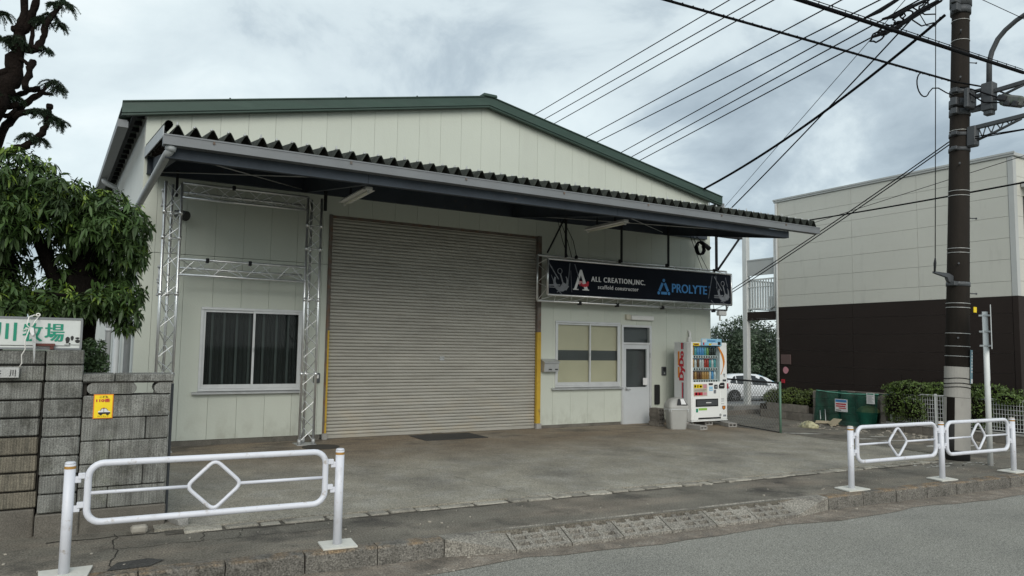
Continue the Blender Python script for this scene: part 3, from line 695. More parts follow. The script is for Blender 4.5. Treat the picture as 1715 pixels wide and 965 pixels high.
# --- roller shutter
q = MB(); q.box(3.76, 8.18, .105, .115, .022, 4.05); shut = q.build('roller_shutter', 'shutter_dark', ware)
NS = 65; P_ = (4.03 - .07) / NS
prof = [(.094, 0), (.066, .07), (.058, .22), (.055, .45), (.057, .68), (.066, .90), (.094, 1.0)]
sm = MB()
for (ya, za_), (yb, zb_) in zip(prof[:-1], prof[1:]):
    sm.poly([(-2.21, ya, za_ * P_), (2.21, ya, za_ * P_), (2.21, yb, zb_ * P_), (-2.21, yb, zb_ * P_)], True)
sme = sm.mesh('slat', 'shutter')
for k in range(NS):
    o = bpy.data.objects.new('slat', sme); COL.objects.link(o); o.parent = shut
    o.location = (5.97 - 6.86, rnd(-.002, .002), .085 + k * P_)
q = MB(); q.box(3.77, 8.17, .045, .095, .024, .085, .008); q.box(5.85, 6.05, .030, .045, .035, .065, .004); q.build('bottom_bar', 'shutter', shut)
q = MB(); q.box(5.97, 6.07, .045, .062, 1.42, 1.50, .006); q.tube([(6.02 + .035 * math.cos(a), .04, 1.46 + .025 * math.sin(a)) for a in np.linspace(0, math.pi, 7)], .006, 6); q.build('lock', 'galvanised', shut)
for x0, x1 in ((3.70, 3.762), (8.155, 8.245)):
    q = MB(); q.box(x0, x1, -.035, .10, .12, 4.05, .004); g_ = q.build('guide_rail', 'rail_steel', shut)
    q = MB(); q.box(x0 - .003 if x0 > 5 else x0 + .030, x1 + .003, -.040, .04, .13, 2.02 if x0 > 5 else 1.95, .004); q.build('warning_stripe', 'yellow_paint', shut)
    q = MB(); q.box(x0 - .012, x1 + .02, -.07, .02, .015, .13, .01); q.build('rail_foot', 'cement_block', shut)
q = MB(); q.box(3.70, 8.245, .02, .10, 4.0, 4.05); q.build('head_rail', 'rail_steel', shut)

# --- canopy
CX0, CX1 = .68, 12.40
zs_ = lambda y: 4.80 + (y / 3.56) * .575      # centre of the sheet, falls to the front (y negative)
q = MB(); n = int((CX1 - CX0) / (.195 / 12)); ptop = None
yy = [-3.62, -.0]
for i in range(n + 1):
    x = CX0 + (CX1 - CX0) * i / n; t = ((x - CX0) / .195 + .3) % 1
    w = max(-1, min(.86, 1.15 * (4 * abs(t - .5) - 1))) * .080
    col_ = [(x, yy[0], zs_(yy[0]) + w), (x, yy[1], zs_(yy[1]) + w)]
    if ptop: q.poly([ptop[0], col_[0], col_[1], ptop[1]]); q.poly([tuple(Vector(p) - EZ * .012) for p in (ptop[1], col_[1], col_[0], ptop[0])]); q.poly([tuple(Vector(p) - EZ * .012) for p in (ptop[0], col_[0])] + [col_[0], ptop[0]])
    ptop = col_
canopy = q.build('canopy', 'slate_sheet', ware)
q = MB(); k = 0; x = CX0 + (1 - .3) * .195
while x < CX1:
    z = zs_(-3.5) + .066
    q.tube([(x, -3.50, z), (x, -3.50, z + (.05 if k % 5 == 0 else .03))], .010, 6); q.tube([(x, -3.50, z), (x, -3.50, z + .012)], .02, 6); x += .195; k += 1
tag(q.build('sheet_bolt', 'galvanised', canopy), kind='stuff')
q = MB(); q.box(CX0 - .02, 12.40, -3.70, -3.685, 4.015, 4.135); q.box(CX0 - .02, 12.40, -3.685, -3.56, 4.015, 4.028); q.box(CX0 - .02, 12.40, -3.575, -3.56, 4.028, 4.12)
q.box(CX0 - .02, CX0 - .005, -3.685, -3.575, 4.028, 4.13); q.box(12.385, 12.40, -3.685, -3.575, 4.028, 4.13); q.box(CX0 - .02, 12.40, -3.708, -3.70, 4.122, 4.140)
q.build('front_gutter', 'gutter_grey', canopy)
q = MB()
for x in (1.2, 2.9, 4.6, 6.3, 8.0, 9.7, 11.4): q.box(x, x + .025, -3.712, -3.701, 4.085, 4.12)
q.build('gutter_clip', 'rail_steel', canopy)
q = MB()
for x0, x1 in ((.70, 3.20), (3.206, 7.48), (7.486, 11.66)):
    q.box(x0, x1, -3.56, -3.545, 3.885, 4.012); q.box(x0, x1, -3.545, -3.48, 3.885, 3.897); q.box(x0, x1, -3.545, -3.48, 4.0, 4.012)
q.build('front_beam', 'steel_blue', canopy)
q = MB(); q.box(.70, 12.98, -.085, -.07, 4.39, 4.66); q.box(.70, 12.98, -.07, -.002, 4.39, 4.405); q.box(.70, 12.98, -.12, -.085, 4.645, 4.66); q.build('wall_beam', 'steel_blue', canopy)
for x in (.78, 3.20, 7.48, 11.60):
    q = MB(); q.prism([(x, -.09, 4.38), (x, -3.475, 3.89), (x, -3.475, 4.01), (x, -.09, 4.66)], (.012, 0, 0)); q.prism([(x - .03, -.09, 4.372), (x - .03, -3.475, 3.882), (x - .03, -3.475, 3.889), (x - .03, -.09, 4.379)], (.075, 0, 0)); q.build('cantilever_beam', 'steel_blue', canopy)
for y in (-3.2, -2.6, -2.0, -1.4, -.8):
    q = MB(); z = zs_(y) - .08; q.box(.72, 12.2, y - .03, y + .03, z - .07, z, .003); q.build('purlin', 'purlin', canopy)
for (a, b) in (((.85, -3.4, 3.98), (3.15, -.15, 4.42)), ((.85, -.15, 4.42), (3.15, -3.4, 3.98)), ((7.6, -3.4, 3.98), (11.5, -.15, 4.42)), ((7.6, -.15, 4.42), (11.5, -3.4, 3.98))):
    q = MB(); q.tube([a, b], .008, 6); q.build('tie_rod', 'galvanised', canopy)
q = MB(); q.prism([(.655, .0, 4.66), (.655, -3.62, 4.12), (.655, -3.62, 4.25), (.655, .0, 4.83)], (.012, 0, 0)); q.build('side_flashing', 'pipe_grey', canopy)
q = MB(); q.tube([(.715, -3.63, 4.275), (.715, -.02, 4.855)], .046, 14, caps=False); q.build('verge_roll', 'slate_sheet', canopy)
q = MB(); q.tube([(.755, -3.62, 4.02), (.74, -3.60, 3.96), (.72, -3.52, 3.93), (.60, -.35, 3.83), (.58, -.05, 3.76), (.57, .10, 3.6), (.57, .12, -.3)], .05, 12); q.tube([(.757, -3.62, 4.025), (.742, -3.605, 3.965)], .062, 12); q.build('gutter_pipe', 'pipe_grey', canopy)
# struts that carry the banner frame
q = MB()
for x in (8.55, 10.02, 11.37): q.box(x - .02, x + .02, -.50, -.46, 3.58, 4.50, .003)
q.box(12.84, 12.89, -.52, -.47, 3.56, 4.40, .003); q.tube([(13.62, -.5, 4.40), (12.90, -.5, 3.60)], .028, 8); q.tube([(8.50, -.5, 4.40), (8.08, -.5, 3.64)], .02, 8)
q.box(3.46, 3.51, -.50, -.45, 4.02, 4.40, .003); q.box(1.10, 1.14, -.45, -.41, 4.0, 4.42, .003); q.box(12.3, 13.7, -.54, -.45, 4.40, 4.47)
q.build('hanger', 'steel_dark', canopy)

# ================================================================== ON THE WAREHOUSE WALL
def fluoro(x, y, z, ln, label):
    t = thing('fluorescent_lamp', label, 'lamp', (x, y, z), 'strip lamps under the canopy')
    q = MB(); q.box(x - .06, x + .06, y - ln / 2, y + ln / 2, z - .03, z + .02, .01); q.box(x - .10, x + .10, y - ln / 2 + .02, y + ln / 2 - .02, z - .037, z - .031); q.build('housing', 'white_plastic', t)
    q = MB(); q.tube([(x, y - ln / 2 + .06, z - .06), (x, y + ln / 2 - .06, z - .06)], .016, 8); q.build('tube', 'tube_glow_off', t)
    q = MB(); q.box(x - .015, x + .015, y - ln / 2 + .02, y - ln / 2 + .05, z - .085, z - .038); q.box(x - .015, x + .015, y + ln / 2 - .05, y + ln / 2 - .02, z - .085, z - .038); q.build('tube_socket', 'white_plastic', t)
    q = MB(); q.box(x - .012, x + .012, y - .3, y - .27, z + .021, z + .35); q.box(x - .012, x + .012, y + .27, y + .3, z + .021, z + .35); q.build('mount', 'steel_dark', t)
fluoro(3.62, -1.75, 4.10, 1.25, 'pale strip lamp with a shade under the canopy, above the left edge of the shutter')
fluoro(8.62, -1.75, 4.10, 1.25, 'strip lamp with a bare tube under the canopy, above the dark banner')
t = thing('wall_lamp', 'white box lamp fixed to the wall above the grey door', 'lamp', (10.9, 0, 2.40))
q = MB(); q.box(10.50, 10.62, -.075, -.001, 2.36, 2.475, .008); q.build('bracket', 'print_beige', t)
q = MB(); q.box(10.625, 11.28, -.10, -.002, 2.355, 2.455, .012); q.build('cover', 'white_plastic', t)
t = thing('mailbox', 'grey metal mailbox on the wall between the yellow rail and the right window', 'mailbox', (8.45, 0, 1.3))
q = MB(); q.prism([(8.27, -.001, 1.20), (8.27, -.13, 1.20), (8.27, -.15, 1.38), (8.27, -.001, 1.45)], (.36, 0, 0)); q.build('body', 'galvanised', t)
q = MB(); q.prism([(8.255, -.001, 1.452), (8.255, -.175, 1.385), (8.255, -.175, 1.40), (8.255, -.001, 1.468)], (.39, 0, 0)); q.build('lid', 'galvanised', t)
q = MB(); q.box(8.38, 8.46, -.137, -.133, 1.235, 1.26); q.box(8.54, 8.61, -.137, -.133, 1.235, 1.26); q.build('slot', 'black_plastic', t)
t = thing('intercom', 'small dark grey intercom box on the wall right of the door', 'intercom', (11.645, 0, 1.2))
q = MB(); q.box(11.58, 11.71, -.035, -.001, 1.10, 1.30, .006); q.build('body', 'bracket_grey', t)
q = MB(); q.box(11.60, 11.69, -.038, -.0355, 1.20, 1.28); q.build('screen', 'black_plastic', t)
q = MB(); q.tube([(11.645, -.036, 1.15), (11.645, -.041, 1.15)], .018, 10); q.build('button', 'galvanised', t)
q = MB(); q.box(11.36, 11.50, -.05, -.001, .44, .89, .012); q.box(11.37, 11.49, -.058, -.0505, .47, .86, .003)
single(q, 'rubber_pad', 'black_rubber', 'black rubber pad hung upright on the wall beside the door', 'pad', (11.43, 0, .665))
t = thing('switch_box', 'grey switch box on the wall just left of the shutter', 'switch box', (3.56, 0, 1.1))
q = MB(); q.box(3.51, 3.62, -.045, -.001, 1.02, 1.19, .006); q.build('box', 'bracket_grey', t); q = MB(); q.box(3.535, 3.595, -.050, -.0455, 1.10, 1.165); q.build('plate', 'white_plastic', t)
t = thing('flood_light', 'small dark spotlight on the wall behind the left truss tower', 'spotlight', (1.25, 0, 3.75))
q = MB(); q.tube([(1.18, -.02, 3.80), (1.20, -.16, 3.78), (1.30, -.26, 3.73)], [.05, .06, .085], 12); q.build('head', 'bracket_grey', t); q = MB(); q.tube([(1.30, -.262, 3.73), (1.308, -.27, 3.726)], .075, 12); q.build('lens', 'black_plastic', t); q = MB(); q.box(1.14, 1.22, -.03, -.001, 3.75, 3.85); q.build('bracket', 'steel_dark', t)
t = thing('cable_coil', 'black coil of cable hung under the canopy near the right corner', 'cable', (12.55, -.3, 4.15))
q = MB()
for k in range(5): q.tube([(12.55 + rnd(-.02, .02) + .12 * math.cos(a), -.32 + k * .02, 4.12 + .15 * math.sin(a) + rnd(-.005, .005)) for a in np.linspace(0, 2 * math.pi, 20)[:-1]], .017, 6, closed=True)
q.build('coil', 'wire_black', t)
q = MB(); q.tube([(12.62, -.27, 4.28), (12.75, -.27, 4.20), (12.86, -.27, 4.13)], [.03, .05, .06], 8); q.tube([(12.62, -.27, 4.28), (12.62, -.1, 4.42)], .012, 6); q.build('hook', 'steel_dark', t)
for i, (xa, xb, xm) in enumerate(((8.42, 8.62, 8.50), (8.48, 8.72, 8.63), (8.56, 8.85, 8.78), (12.15, 12.45, 12.3), (12.25, 12.62, 12.4))):
    q = MB(); q.tube([(xa, -.35, 4.40), (xm, -.42, 3.95), (xb, -.45, 3.6)], .007, 6)
    single(q, 'power_cord', 'wire_black', ['leftmost thin black cord from the canopy to the left end of the banner frame', 'middle thin black cord above the left end of the banner frame', 'right one of three thin black cords above the left end of the banner frame', 'thin black cord left of the black coil above the right of the banner', 'thin black cord hanging straight below the black coil to the banner frame'][i], 'cord', (xa, -.35, 4.40), 'cords hanging to the banner frame')
q = MB(); q.tube([(12.42, -.03, 1.80), (12.42, -.06, 1.95), (12.42, -.06, 2.1), (12.42, -.03, 2.14), (12.42, -.0, 2.14)], .028, 8); q.box(12.37, 12.47, -.08, -.001, 1.78, 2.0, .012)
single(q, 'vent_cap', 'white_plastic', 'pale hooded power outlet on the wall above the vending machine', 'outlet', (12.42, 0, 1.95))
q = MB(); q.tube([(9.25, -.001, 5.02), (9.25, -.05, 5.02), (9.25, -.07, 4.97)], .022, 8)
single(q, 'wall_hook', 'white_plastic', 'tiny pale pipe end sticking out of the gable above the canopy', 'pipe', (9.25, 0, 5.02))

# ================================================================== TRUSSES
def tri_truss(root, name, p0, p1, u, v, w, pitch, r=.022, rb=.008, skip_ends=.05):
    """triangular truss: chords at +-w/2 along u in front, one chord behind (along v)"""
    p0, p1, u, v = Vector(p0), Vector(p1), Vector(u), Vector(v)
    offs = [u * (-w / 2), u * (w / 2), v * (w * .87)]
    q = MB()
    for o in offs: q.tube([p0 + o, p1 + o], r, 10)
    part = q.build(name, 'truss_metal', root)
    n = max(1, round((p1 - p0).length / pitch)); d = (p1 - p0) / n
    for a, b in ((0, 1), (0, 2), (1, 2)):
        for i in range(n):
            s_, e_ = (a, b) if i % 2 == 0 else (b, a)
            q = MB(); q.tube([p0 + d * (i + .04) + offs[s_], p0 + d * (i + .96) + offs[e_]], rb, 6, caps=False); q.build('brace', 'truss_metal', part)
    return part
arch = thing('truss_arch', 'goalpost of aluminium lattice truss standing round the left window', 'truss', (2.17, -.5, .022))
FY = -.60
tri_truss(arch, 'truss_tower', (1.065, FY, .07), (1.065, FY, 4.20), (1, 0, 0), (0, 1, 0), .235, .225)
tri_truss(arch, 'truss_tower', (3.27, FY, .07), (3.27, FY, 4.20), (1, 0, 0), (0, 1, 0), .235, .225)
tri_truss(arch, 'truss_beam', (1.19, FY, 4.085), (3.15, FY, 4.085), (0, 0, 1), (0, 1, 0), .225, .24)
tri_truss(arch, 'truss_beam', (1.19, FY, 2.875), (3.15, FY, 2.875), (0, 0, 1), (0, 1, 0), .245, .24)
for x in (1.065, 3.27):
    q = MB(); q.box(x - .16, x + .16, FY - .06, FY + .27, .022, .034); q.tube([(x - .1175, FY, .034), (x - .1175, FY, .12)], .03, 10); q.tube([(x + .1175, FY, .034), (x + .1175, FY, .12)], .03, 10); q.tube([(x, FY + .204, .034), (x, FY + .204, .12)], .03, 10); q.build('base_plate', 'galvanised', arch)
    for z in (3.72, 3.32, 2.45, 1.2):
        q = MB()
        for ox, oy in ((-.1175, 0), (.1175, 0), (0, .204)): q.tube([(x + ox, FY + oy, z - .03), (x + ox, FY + oy, z + .03)], .029, 10)
        q.tube([(x - .1175, FY, z), (x + .1175, FY, z)], .009, 6); q.tube([(x + .1175, FY, z), (x, FY + .204, z)], .009, 6); q.build('coupler', 'truss_metal', arch)
for x, z in ((1.6, 2.99), (2.25, 2.99), (1.95, 4.2)):
    q = MB(); q.box(x - .025, x + .025, FY - .035, FY + .02, z - .03, z + .045, .008); q.build('clamp', 'steel_dark', arch)
for z in (3.95, 2.75, 2.55):
    q = MB(); q.tube([(.93, FY + .12, z - .12), (.93, FY + .12, z + .12)], .018, 8); q.box(.90, .96, FY + .05, FY + .17, z - .14, z - .10, .01); q.box(.90, .96, FY + .05, FY + .17, z + .10, z + .14, .01); q.build('clamp', 'galvanised', arch)

bt = thing('banner_sign', 'long dark banner in an aluminium truss frame above the right window and door', 'sign', (10.6, -.5, 2.66))
OA = dict(x0=7.94, x1=13.34, z0=2.66, z1=3.60, y=-.35); IB = dict(x0=8.03, x1=13.24, z0=2.775, z1=3.505, y=-.60)
q = MB()
for d in (OA, IB):
    c = [(d['x0'], d['y'], d['z0']), (d['x1'], d['y'], d['z0']), (d['x1'], d['y'], d['z1']), (d['x0'], d['y'], d['z1'])]
    for i in range(4): q.tube([c[i], c[(i + 1) % 4]], .023, 10)
frame = q.build('frame', 'truss_metal', bt)
def lace(a0, a1, b0, b1, n):
    a0, a1, b0, b1 = map(Vector, (a0, a1, b0, b1))
    for i in range(n):
        t0, t1 = i / n, (i + 1) / n
        p, r_ = (a0.lerp(a1, t0), b0.lerp(b1, t1)) if i % 2 == 0 else (b0.lerp(b1, t0), a0.lerp(a1, t1))
        q = MB(); q.tube([p, r_], .0075, 6, caps=False); q.build('brace', 'truss_metal', frame)
for z in ('z0', 'z1'): lace((OA['x0'], OA['y'], OA[z]), (OA['x1'], OA['y'], OA[z]), (IB['x0'], IB['y'], IB[z]), (IB['x1'], IB['y'], IB[z]), 26)
for x in ('x0', 'x1'): lace((OA[x], OA['y'], OA['z0']), (OA[x], OA['y'], OA['z1']), (IB[x], IB['y'], IB['z0']), (IB[x], IB['y'], IB['z1']), 5)
q = MB(); q.box(8.05, 13.22, -.592, -.586, 2.79, 3.49); ban = q.build('banner', 'banner_navy', bt)
U, V = EX, EZ; BY = -.5935
def bp(x, z): return (x, BY, z)
text('ALL CREATION,INC.', bp(9.12, 3.085), U, V, 1.47, .125, 'print_white', ban, bold=.004, shift=.0055, space=1.22)
text('scaffold constructor', bp(9.30, 2.955), U, V, 1.10, .085, 'print_white', ban, shift=.0022, space=1.15)
text('PROLYTE', bp(11.37, 2.985), U, V, 1.08, .20, 'print_blue', ban, bold=.006, shift=.006)
text('o', bp(12.50, 3.14), U, V, .05, .05, 'print_blue', ban)
text('A', bp(8.68, 2.91), U, V, .36, .42, 'print_white', ban, bold=.01)
q = MB(); q.prism([bp(8.66, 2.905), bp(8.80, 2.905), bp(8.80, 2.925), bp(8.66, 2.925)], (0, -.002, 0)); q.prism([bp(8.90, 2.905), bp(9.07, 2.905), bp(9.07, 2.925), bp(8.90, 2.925)], (0, -.002, 0)); q.prism([bp(8.88, 3.33), bp(8.84, 3.33), bp(8.95, 2.925), bp(9.04, 2.925)], (0, -.002, 0)); q.build('letter_serif', 'print_white', ban)
q = MB(); q.prism([bp(8.84, 3.045), bp(8.86, 3.085), bp(8.90, 3.03), bp(8.98, 3.05), bp(9.03, 3.10), bp(9.06, 3.09), bp(9.05, 3.0), bp(8.98, 2.975), bp(8.90, 2.98)], (0, -.004, 0)); q.tube([(8.86 + .05 * math.cos(a), BY - .002, 3.045 + .05 * math.sin(a)) for a in np.linspace(0, 2 * math.pi, 14)[:-1]], .006, 5, closed=True); q.build('logo_accent', 'print_red', ban)
q = MB()
def bar(a, b, w, q=q, y=BY):
    a, b = Vector((a[0], y, a[1])), Vector((b[0], y, b[1])); d = (b - a).normalized(); n_ = d.cross(EY) * w / 2
    q.prism([a - n_, b - n_, b + n_, a + n_], (0, -.002, 0))
tri = [(10.98, 2.955), (11.28, 2.955), (11.13, 3.24)]
bar((11.05, 2.955), (11.22, 2.955), .06); bar((11.00, 3.0), (11.095, 3.18), .065); bar((11.16, 3.18), (11.255, 3.0), .065)
for p in tri: q.prism([bp(p[0] + .038 * math.cos(a), p[1] + .038 * math.sin(a)) for a in np.linspace(0, 2 * math.pi, 15)[:-1]], (0, -.002, 0))
q.build('emblem', 'print_blue', ban)
def hook_art(ox, sgn):
    """printed silver hook and rigging lines"""
    q = MB(); X = lambda d: ox + d
    pts = [Vector((X(.16 * math.cos(a)), BY, 3.06 + .16 * math.sin(a))) for a in np.linspace(R(150), R(400), 16)]
    w_ = np.concatenate([np.linspace(.02, .05, 8), np.linspace(.05, .008, 8)])
    c = Vector((X(0), BY, 3.06))
    for i in range(15):
        a, b = pts[i], pts[i + 1]; da, db = (a - c).normalized(), (b - c).normalized()
        q.prism([a - da * w_[i], b - db * w_[i + 1], b + db * w_[i + 1], a + da * w_[i]], (0, -.0015, 0))
    q.prism([bp(X(-.03), 2.93), bp(X(.13), 2.88), bp(X(.20), 2.97), bp(X(.05), 3.05)], (0, -.0025, 0))
    for (a, b, w) in (((-.30, 3.42), (-.06, 3.10), .022), ((-.31, 2.97), (-.02, 2.985), .03), ((-.31, 2.93), (-.02, 2.93), .018), ((-.24, 3.18), (-.15, 2.98), .012), ((-.10, 2.90), (.02, 2.80), .015)):
        bar((X(a[0]), a[1]), (X(b[0]), b[1]), w, q)
    q.tube([(X(-.03 + .055 * math.cos(a)), BY, 3.27 + .055 * math.sin(a)) for a in np.linspace(0, 2 * math.pi, 14)[:-1]], .008, 5, closed=True)
    bar((X(-.02), 3.22), (X(.05), 3.02), .03, q); bar((X(-.10), 2.83), (X(.12), 2.96), .014, q)
    q.build('print_motif', 'print_grey', ban)
hook_art(8.36, 1); hook_art(12.99, -1)
for a, b, w in (((8.58, 3.45), (8.54, 3.05), .02), ((8.70, 3.44), (8.82, 3.12), .02), ((8.60, 3.3), (8.63, 2.85), .012), ((12.62, 3.44), (12.50, 2.90), .02), ((12.74, 3.45), (12.78, 3.10), .02), ((13.05, 3.42), (13.12, 3.2), .02), ((12.58, 2.86), (12.66, 2.80), .02)):
    q = MB(); bar(a, b, w, q); q.build('print_line', 'print_grey_dim', ban)
for x, z in ((8.86, 3.60), (10.02, 3.60), (11.37, 3.60), (12.86, 3.58), (9.0, 2.64), (10.0, 2.64), (11.3, 2.64), (12.9, 2.63)):
    q = MB(); q.box(x - .03, x + .03, -.40, -.30 if z < 3 else -.44, z - .03, z + .05, .008); q.build('clamp', 'steel_dark', bt)
q = MB(); q.box(12.95, 13.20, -.5, -.38, 2.52, 2.63, .02); q.box(13.0, 13.03, -.46, -.43, 2.40, 2.52); q.build('junction_box', 'white_plastic', bt)

# ================================================================== VENDING MACHINE AND ITS NEIGHBOURS
def hollow_block(label, loc, rz, dims, material, group):
    """cement block with two square hollows through its length"""
    L_, W_, H_ = dims
    t = MB(); e_ = .028
    t.box(-L_ / 2, L_ / 2, -W_ / 2, W_ / 2, 0, e_, .004); t.box(-L_ / 2, L_ / 2, -W_ / 2, W_ / 2, H_ - e_, H_, .004)
    for y0, y1 in ((-W_ / 2, -W_ / 2 + .03), (-.014, .014), (W_ / 2 - .03, W_ / 2)): t.box(-L_ / 2, L_ / 2, y0, y1, e_ + .0005, H_ - e_ - .0005)
    t.box(-.02, .02, -W_ / 2 + .031, W_ / 2 - .031, e_ + .0005, H_ - e_ - .0005)
    o = t.build('concrete_block', material); o.location = loc; o.rotation_euler = (0, 0, rz); tag(o, label, 'concrete block', group); return o
G_ = 'concrete blocks beside the vending machine'
for i, (loc, rz, lab) in enumerate((((11.33, -1.40, .022), R(90), 'grey concrete block under the left side of the vending machine, next to the bin'),
                                    ((12.42, -1.25, .022), R(70), 'grey concrete block under the right side of the vending machine, nearest the road'),
                                    ((12.20, -.72, .022), R(80), 'grey concrete block under the vending machine, farther back in its shadow'),
                                    ((11.60, -.72, .022), R(90), 'grey concrete block under the vending machine, rear left'))):
    hollow_block(lab, loc, rz, (.40, .20, .09), 'cement_block', G_)
for k, nm in enumerate(('bottom', 'second', 'third', 'topmost')):
    hollow_block('weathered hollow block, %s of the stack between door and bin' % nm, (11.00 + rnd(-.010, .010), -.50 + rnd(-.01, .01), .022 + k * .0965), R(90) + rnd(-.06, .06), (.30, .175, .094), 'old_block', 'stacked hollow blocks by the door')

VX, VY, VZ = 11.56, -1.0, .113
vm = thing('vending_machine', 'white drinks vending machine with lit window of cans and red lettering on its side', 'vending machine', (VX, VY, VZ))
VW, VD, VH = 1.09, .55, 1.755
def L(x, y, z): return (VX + x, VY + y, VZ + z)
def lbox(q, x0, x1, y0, y1, z0, z1, ch=0): q.box(VX + x0, VX + x1, VY + y0, VY + y1, VZ + z0, VZ + z1, ch); return q
q = MB(); lbox(q, 0, VW, .14, VD, .03, VH, .008); lbox(q, .02, VW - .02, .16, VD - .05, .0, .03); q.build('cabinet', 'vm_side', vm)
wx0, wx1, wz0, wz1 = .055, .875, .88, 1.685
q = MB()
lbox(q, -.004, wx0, 0, .138, .04, VH + .003, .012); lbox(q, wx1, VW + .004, 0, .138, .04, VH + .003, .012); lbox(q, wx0 + .0005, wx1 - .0005, .001, .138, wz1, VH + .003, .006); lbox(q, wx0 + .0005, wx1 - .0005, .001, .138, .04, wz0, .006)
lbox(q, -.004, VW + .004, -.012, .138, .012, .036, .006)
front = q.build('front_door', 'vm_white', vm)
q = MB(); lbox(q, wx0, wx1, .125, .135, wz0, wz1); disp = q.build('display_case', 'vm_recess', vm)
q = MB(); lbox(q, wx0 + .001, wx1 - .001, .004, .009, wz0 + .001, wz1 - .001); q.build('window', 'clear_glass', disp)
rows = [(1.47, 10), (1.20, 10), (.935, 10)]
kinds = [['can_amber', 'can_teal', 'can_blue', 'can_blue', 'can_blue', 'can_teal', 'can_green', 'can_dark', 'can_dark', 'can_dark'],
         ['can_amber', 'can_white', 'can_brown', 'can_white', 'can_white', 'can_red', 'can_red', 'can_teal', 'can_white', 'can_teal'],
         ['can_brown', 'can_amber', 'can_brown', 'can_brown', 'can_amber', 'can_amber', 'can_amber', 'can_white', 'can_blue', 'can_white']]
canme = {}
for k in MATS:
    if k.startswith('can_'):
        c = MB(); c.tube([(0, 0, 0), (0, 0, .006), (0, 0, .14), (0, 0, .155), (0, 0, .175)], [.026, .030, .030, .024, .022], 12); canme[k] = c.mesh('can', k)
for (z, n), ks in zip(rows, kinds):
    q = MB(); lbox(q, wx0 + .002, wx1 - .06, .012, .12, z - .068, z - .004, .004); q.build('shelf', 'vm_shelf', disp)
    for i in range(n):
        o = bpy.data.objects.new('can', canme[ks[i]]); COL.objects.link(o); o.parent = disp
        o.location = (.105 + i * .0735, .065, z); o.scale = (1, 1, 1.0 if ks[i] not in ('can_amber', 'can_brown') or z < 1 else 1.15)
        q = MB(); lbox(q, .083 + i * .0735, .128 + i * .0735, .0092, .0118, z - .056, z - .018, .004); q.build('button', 'black_plastic', disp)
q = MB()
for (z, n), c_ in zip(rows, (0, 1, 2)): lbox(q, wx0 + .002, wx1 - .04, .112, .118, z + .02, z + .19)
q.build('case_back', 'print_sky', disp)
for (z0, x0, x1, m_) in ((1.30, .47, .66, 'print_red'), (1.30, .10, .40, 'print_blue'), (1.02, .10, .50, 'print_grey'), (1.05, .56, .84, 'print_blue')):
    q = MB(); lbox(q, x0, x1, .050, .053, z0 + .08, z0 + .12); q.build('price_card', m_, disp)
# swoosh, stickers, slots on the front
def flat(name, m_, x0, x1, z0, z1, d=.004, parent=front):
    q = MB(); lbox(q, x0, x1, -d, .0005, z0, z1); return q.build(name, m_, parent)
pts_o, pts_i = [], []
for t in np.linspace(0, 1, 14):
    xx = .80 + .19 * math.sin(t * math.pi * .80 + .12); zz_ = 1.66 - .62 * t; w_ = .055 * math.sin(min(1, t * 1.15 + .12) * math.pi * .94) + .008
    pts_o.append(L(xx + w_ * .55, -.004, zz_)); pts_i.append(L(xx - w_ * .55, -.004, zz_))
q = MB()
for i in range(13): q.prism([pts_i[i], pts_o[i], pts_o[i + 1], pts_i[i + 1]], (0, .003, 0))
q.build('swoosh', 'print_orange', front)
q = MB(); lbox(q, .28, .90, -.03, -.012, VH - .07, VH + .085, .004); tp = q.build('topper_board', 'print_sky', vm)
for (x0, x1, z0, z1, m_) in ((.30, .42, .0, .07, 'print_white'), (.46, .70, .02, .05, 'print_blue'), (.32, .36, -.055, .0, 'print_red'), (.50, .58, -.06, -.02, 'print_yellow'), (.78, .86, -.05, .02, 'print_black'), (.60, .76, -.05, -.01, 'print_white')):
    q = MB(); lbox(q, x0, x1, -.033, -.0305, VH + z0, VH + z1); q.build('topper_print', m_, tp)
s_ = flat('label', 'print_yellow', .05, .24, VH - .075, VH - .015)
q = MB(); lbox(q, .08, .21, -.0065, -.0042, VH - .06, VH - .03); q.build('label_print', 'print_brown', s_) if False else q.build('label_print', 'print_brown', vm)
flat('poster', 'print_beige', .06, .47, .565, .835)
for (x0, x1, z0, z1, m_) in ((.07, .32, .745, .825, 'print_yellow'), (.08, .13, .76, .81, 'print_black'), (.17, .20, .755, .815, 'print_black'), (.24, .30, .76, .80, 'print_black'), (.35, .45, .74, .825, 'print_pink'), (.08, .44, .70, .71, 'print_brown'), (.08, .40, .675, .685, 'print_grey'), (.08, .33, .585, .655, 'print_red'), (.12, .16, .59, .65, 'print_white'), (.22, .25, .59, .65, 'print_white'), (.35, .45, .59, .65, 'print_pink')):
    q = MB(); lbox(q, x0, x1, -.0065, -.0042, z0, z1); q.build('poster_print', m_, vm)
flat('bill_slot', 'black_plastic', .52, .635, .81, .85, .012); flat('coin_slot', 'steel_dark', .685, .78, .725, .815, .012); q = MB(); lbox(q, .71, .755, -.016, -.0125, .75, .79); q.build('coin_plate', 'galvanised', vm)
q = MB(); q.prism([L(.835 + .0, -.012, .73), L(.97, -.012, .725), L(1.0, -.012, .75), L(1.0, -.012, .84), L(.97, -.012, .86), L(.87, -.012, .85), L(.825, -.012, .79)], (0, .0125, 0)); q.build('card_reader', 'black_plastic', front)
q = MB(); lbox(q, .86, .96, -.0145, -.0125, .785, .80); q.build('reader_mark', 'print_white', vm)
flat('sticker', 'print_sky', .53, .64, .68, .775); flat('sticker', 'print_grey', .67, .74, .62, .70); flat('sticker', 'print_white', .55, .62, .70, .72, .006)
q = MB(); lbox(q, .12, .80, -.010, .0005, .335, .505, .006); hat = q.build('delivery_flap', 'steel_dark', front)
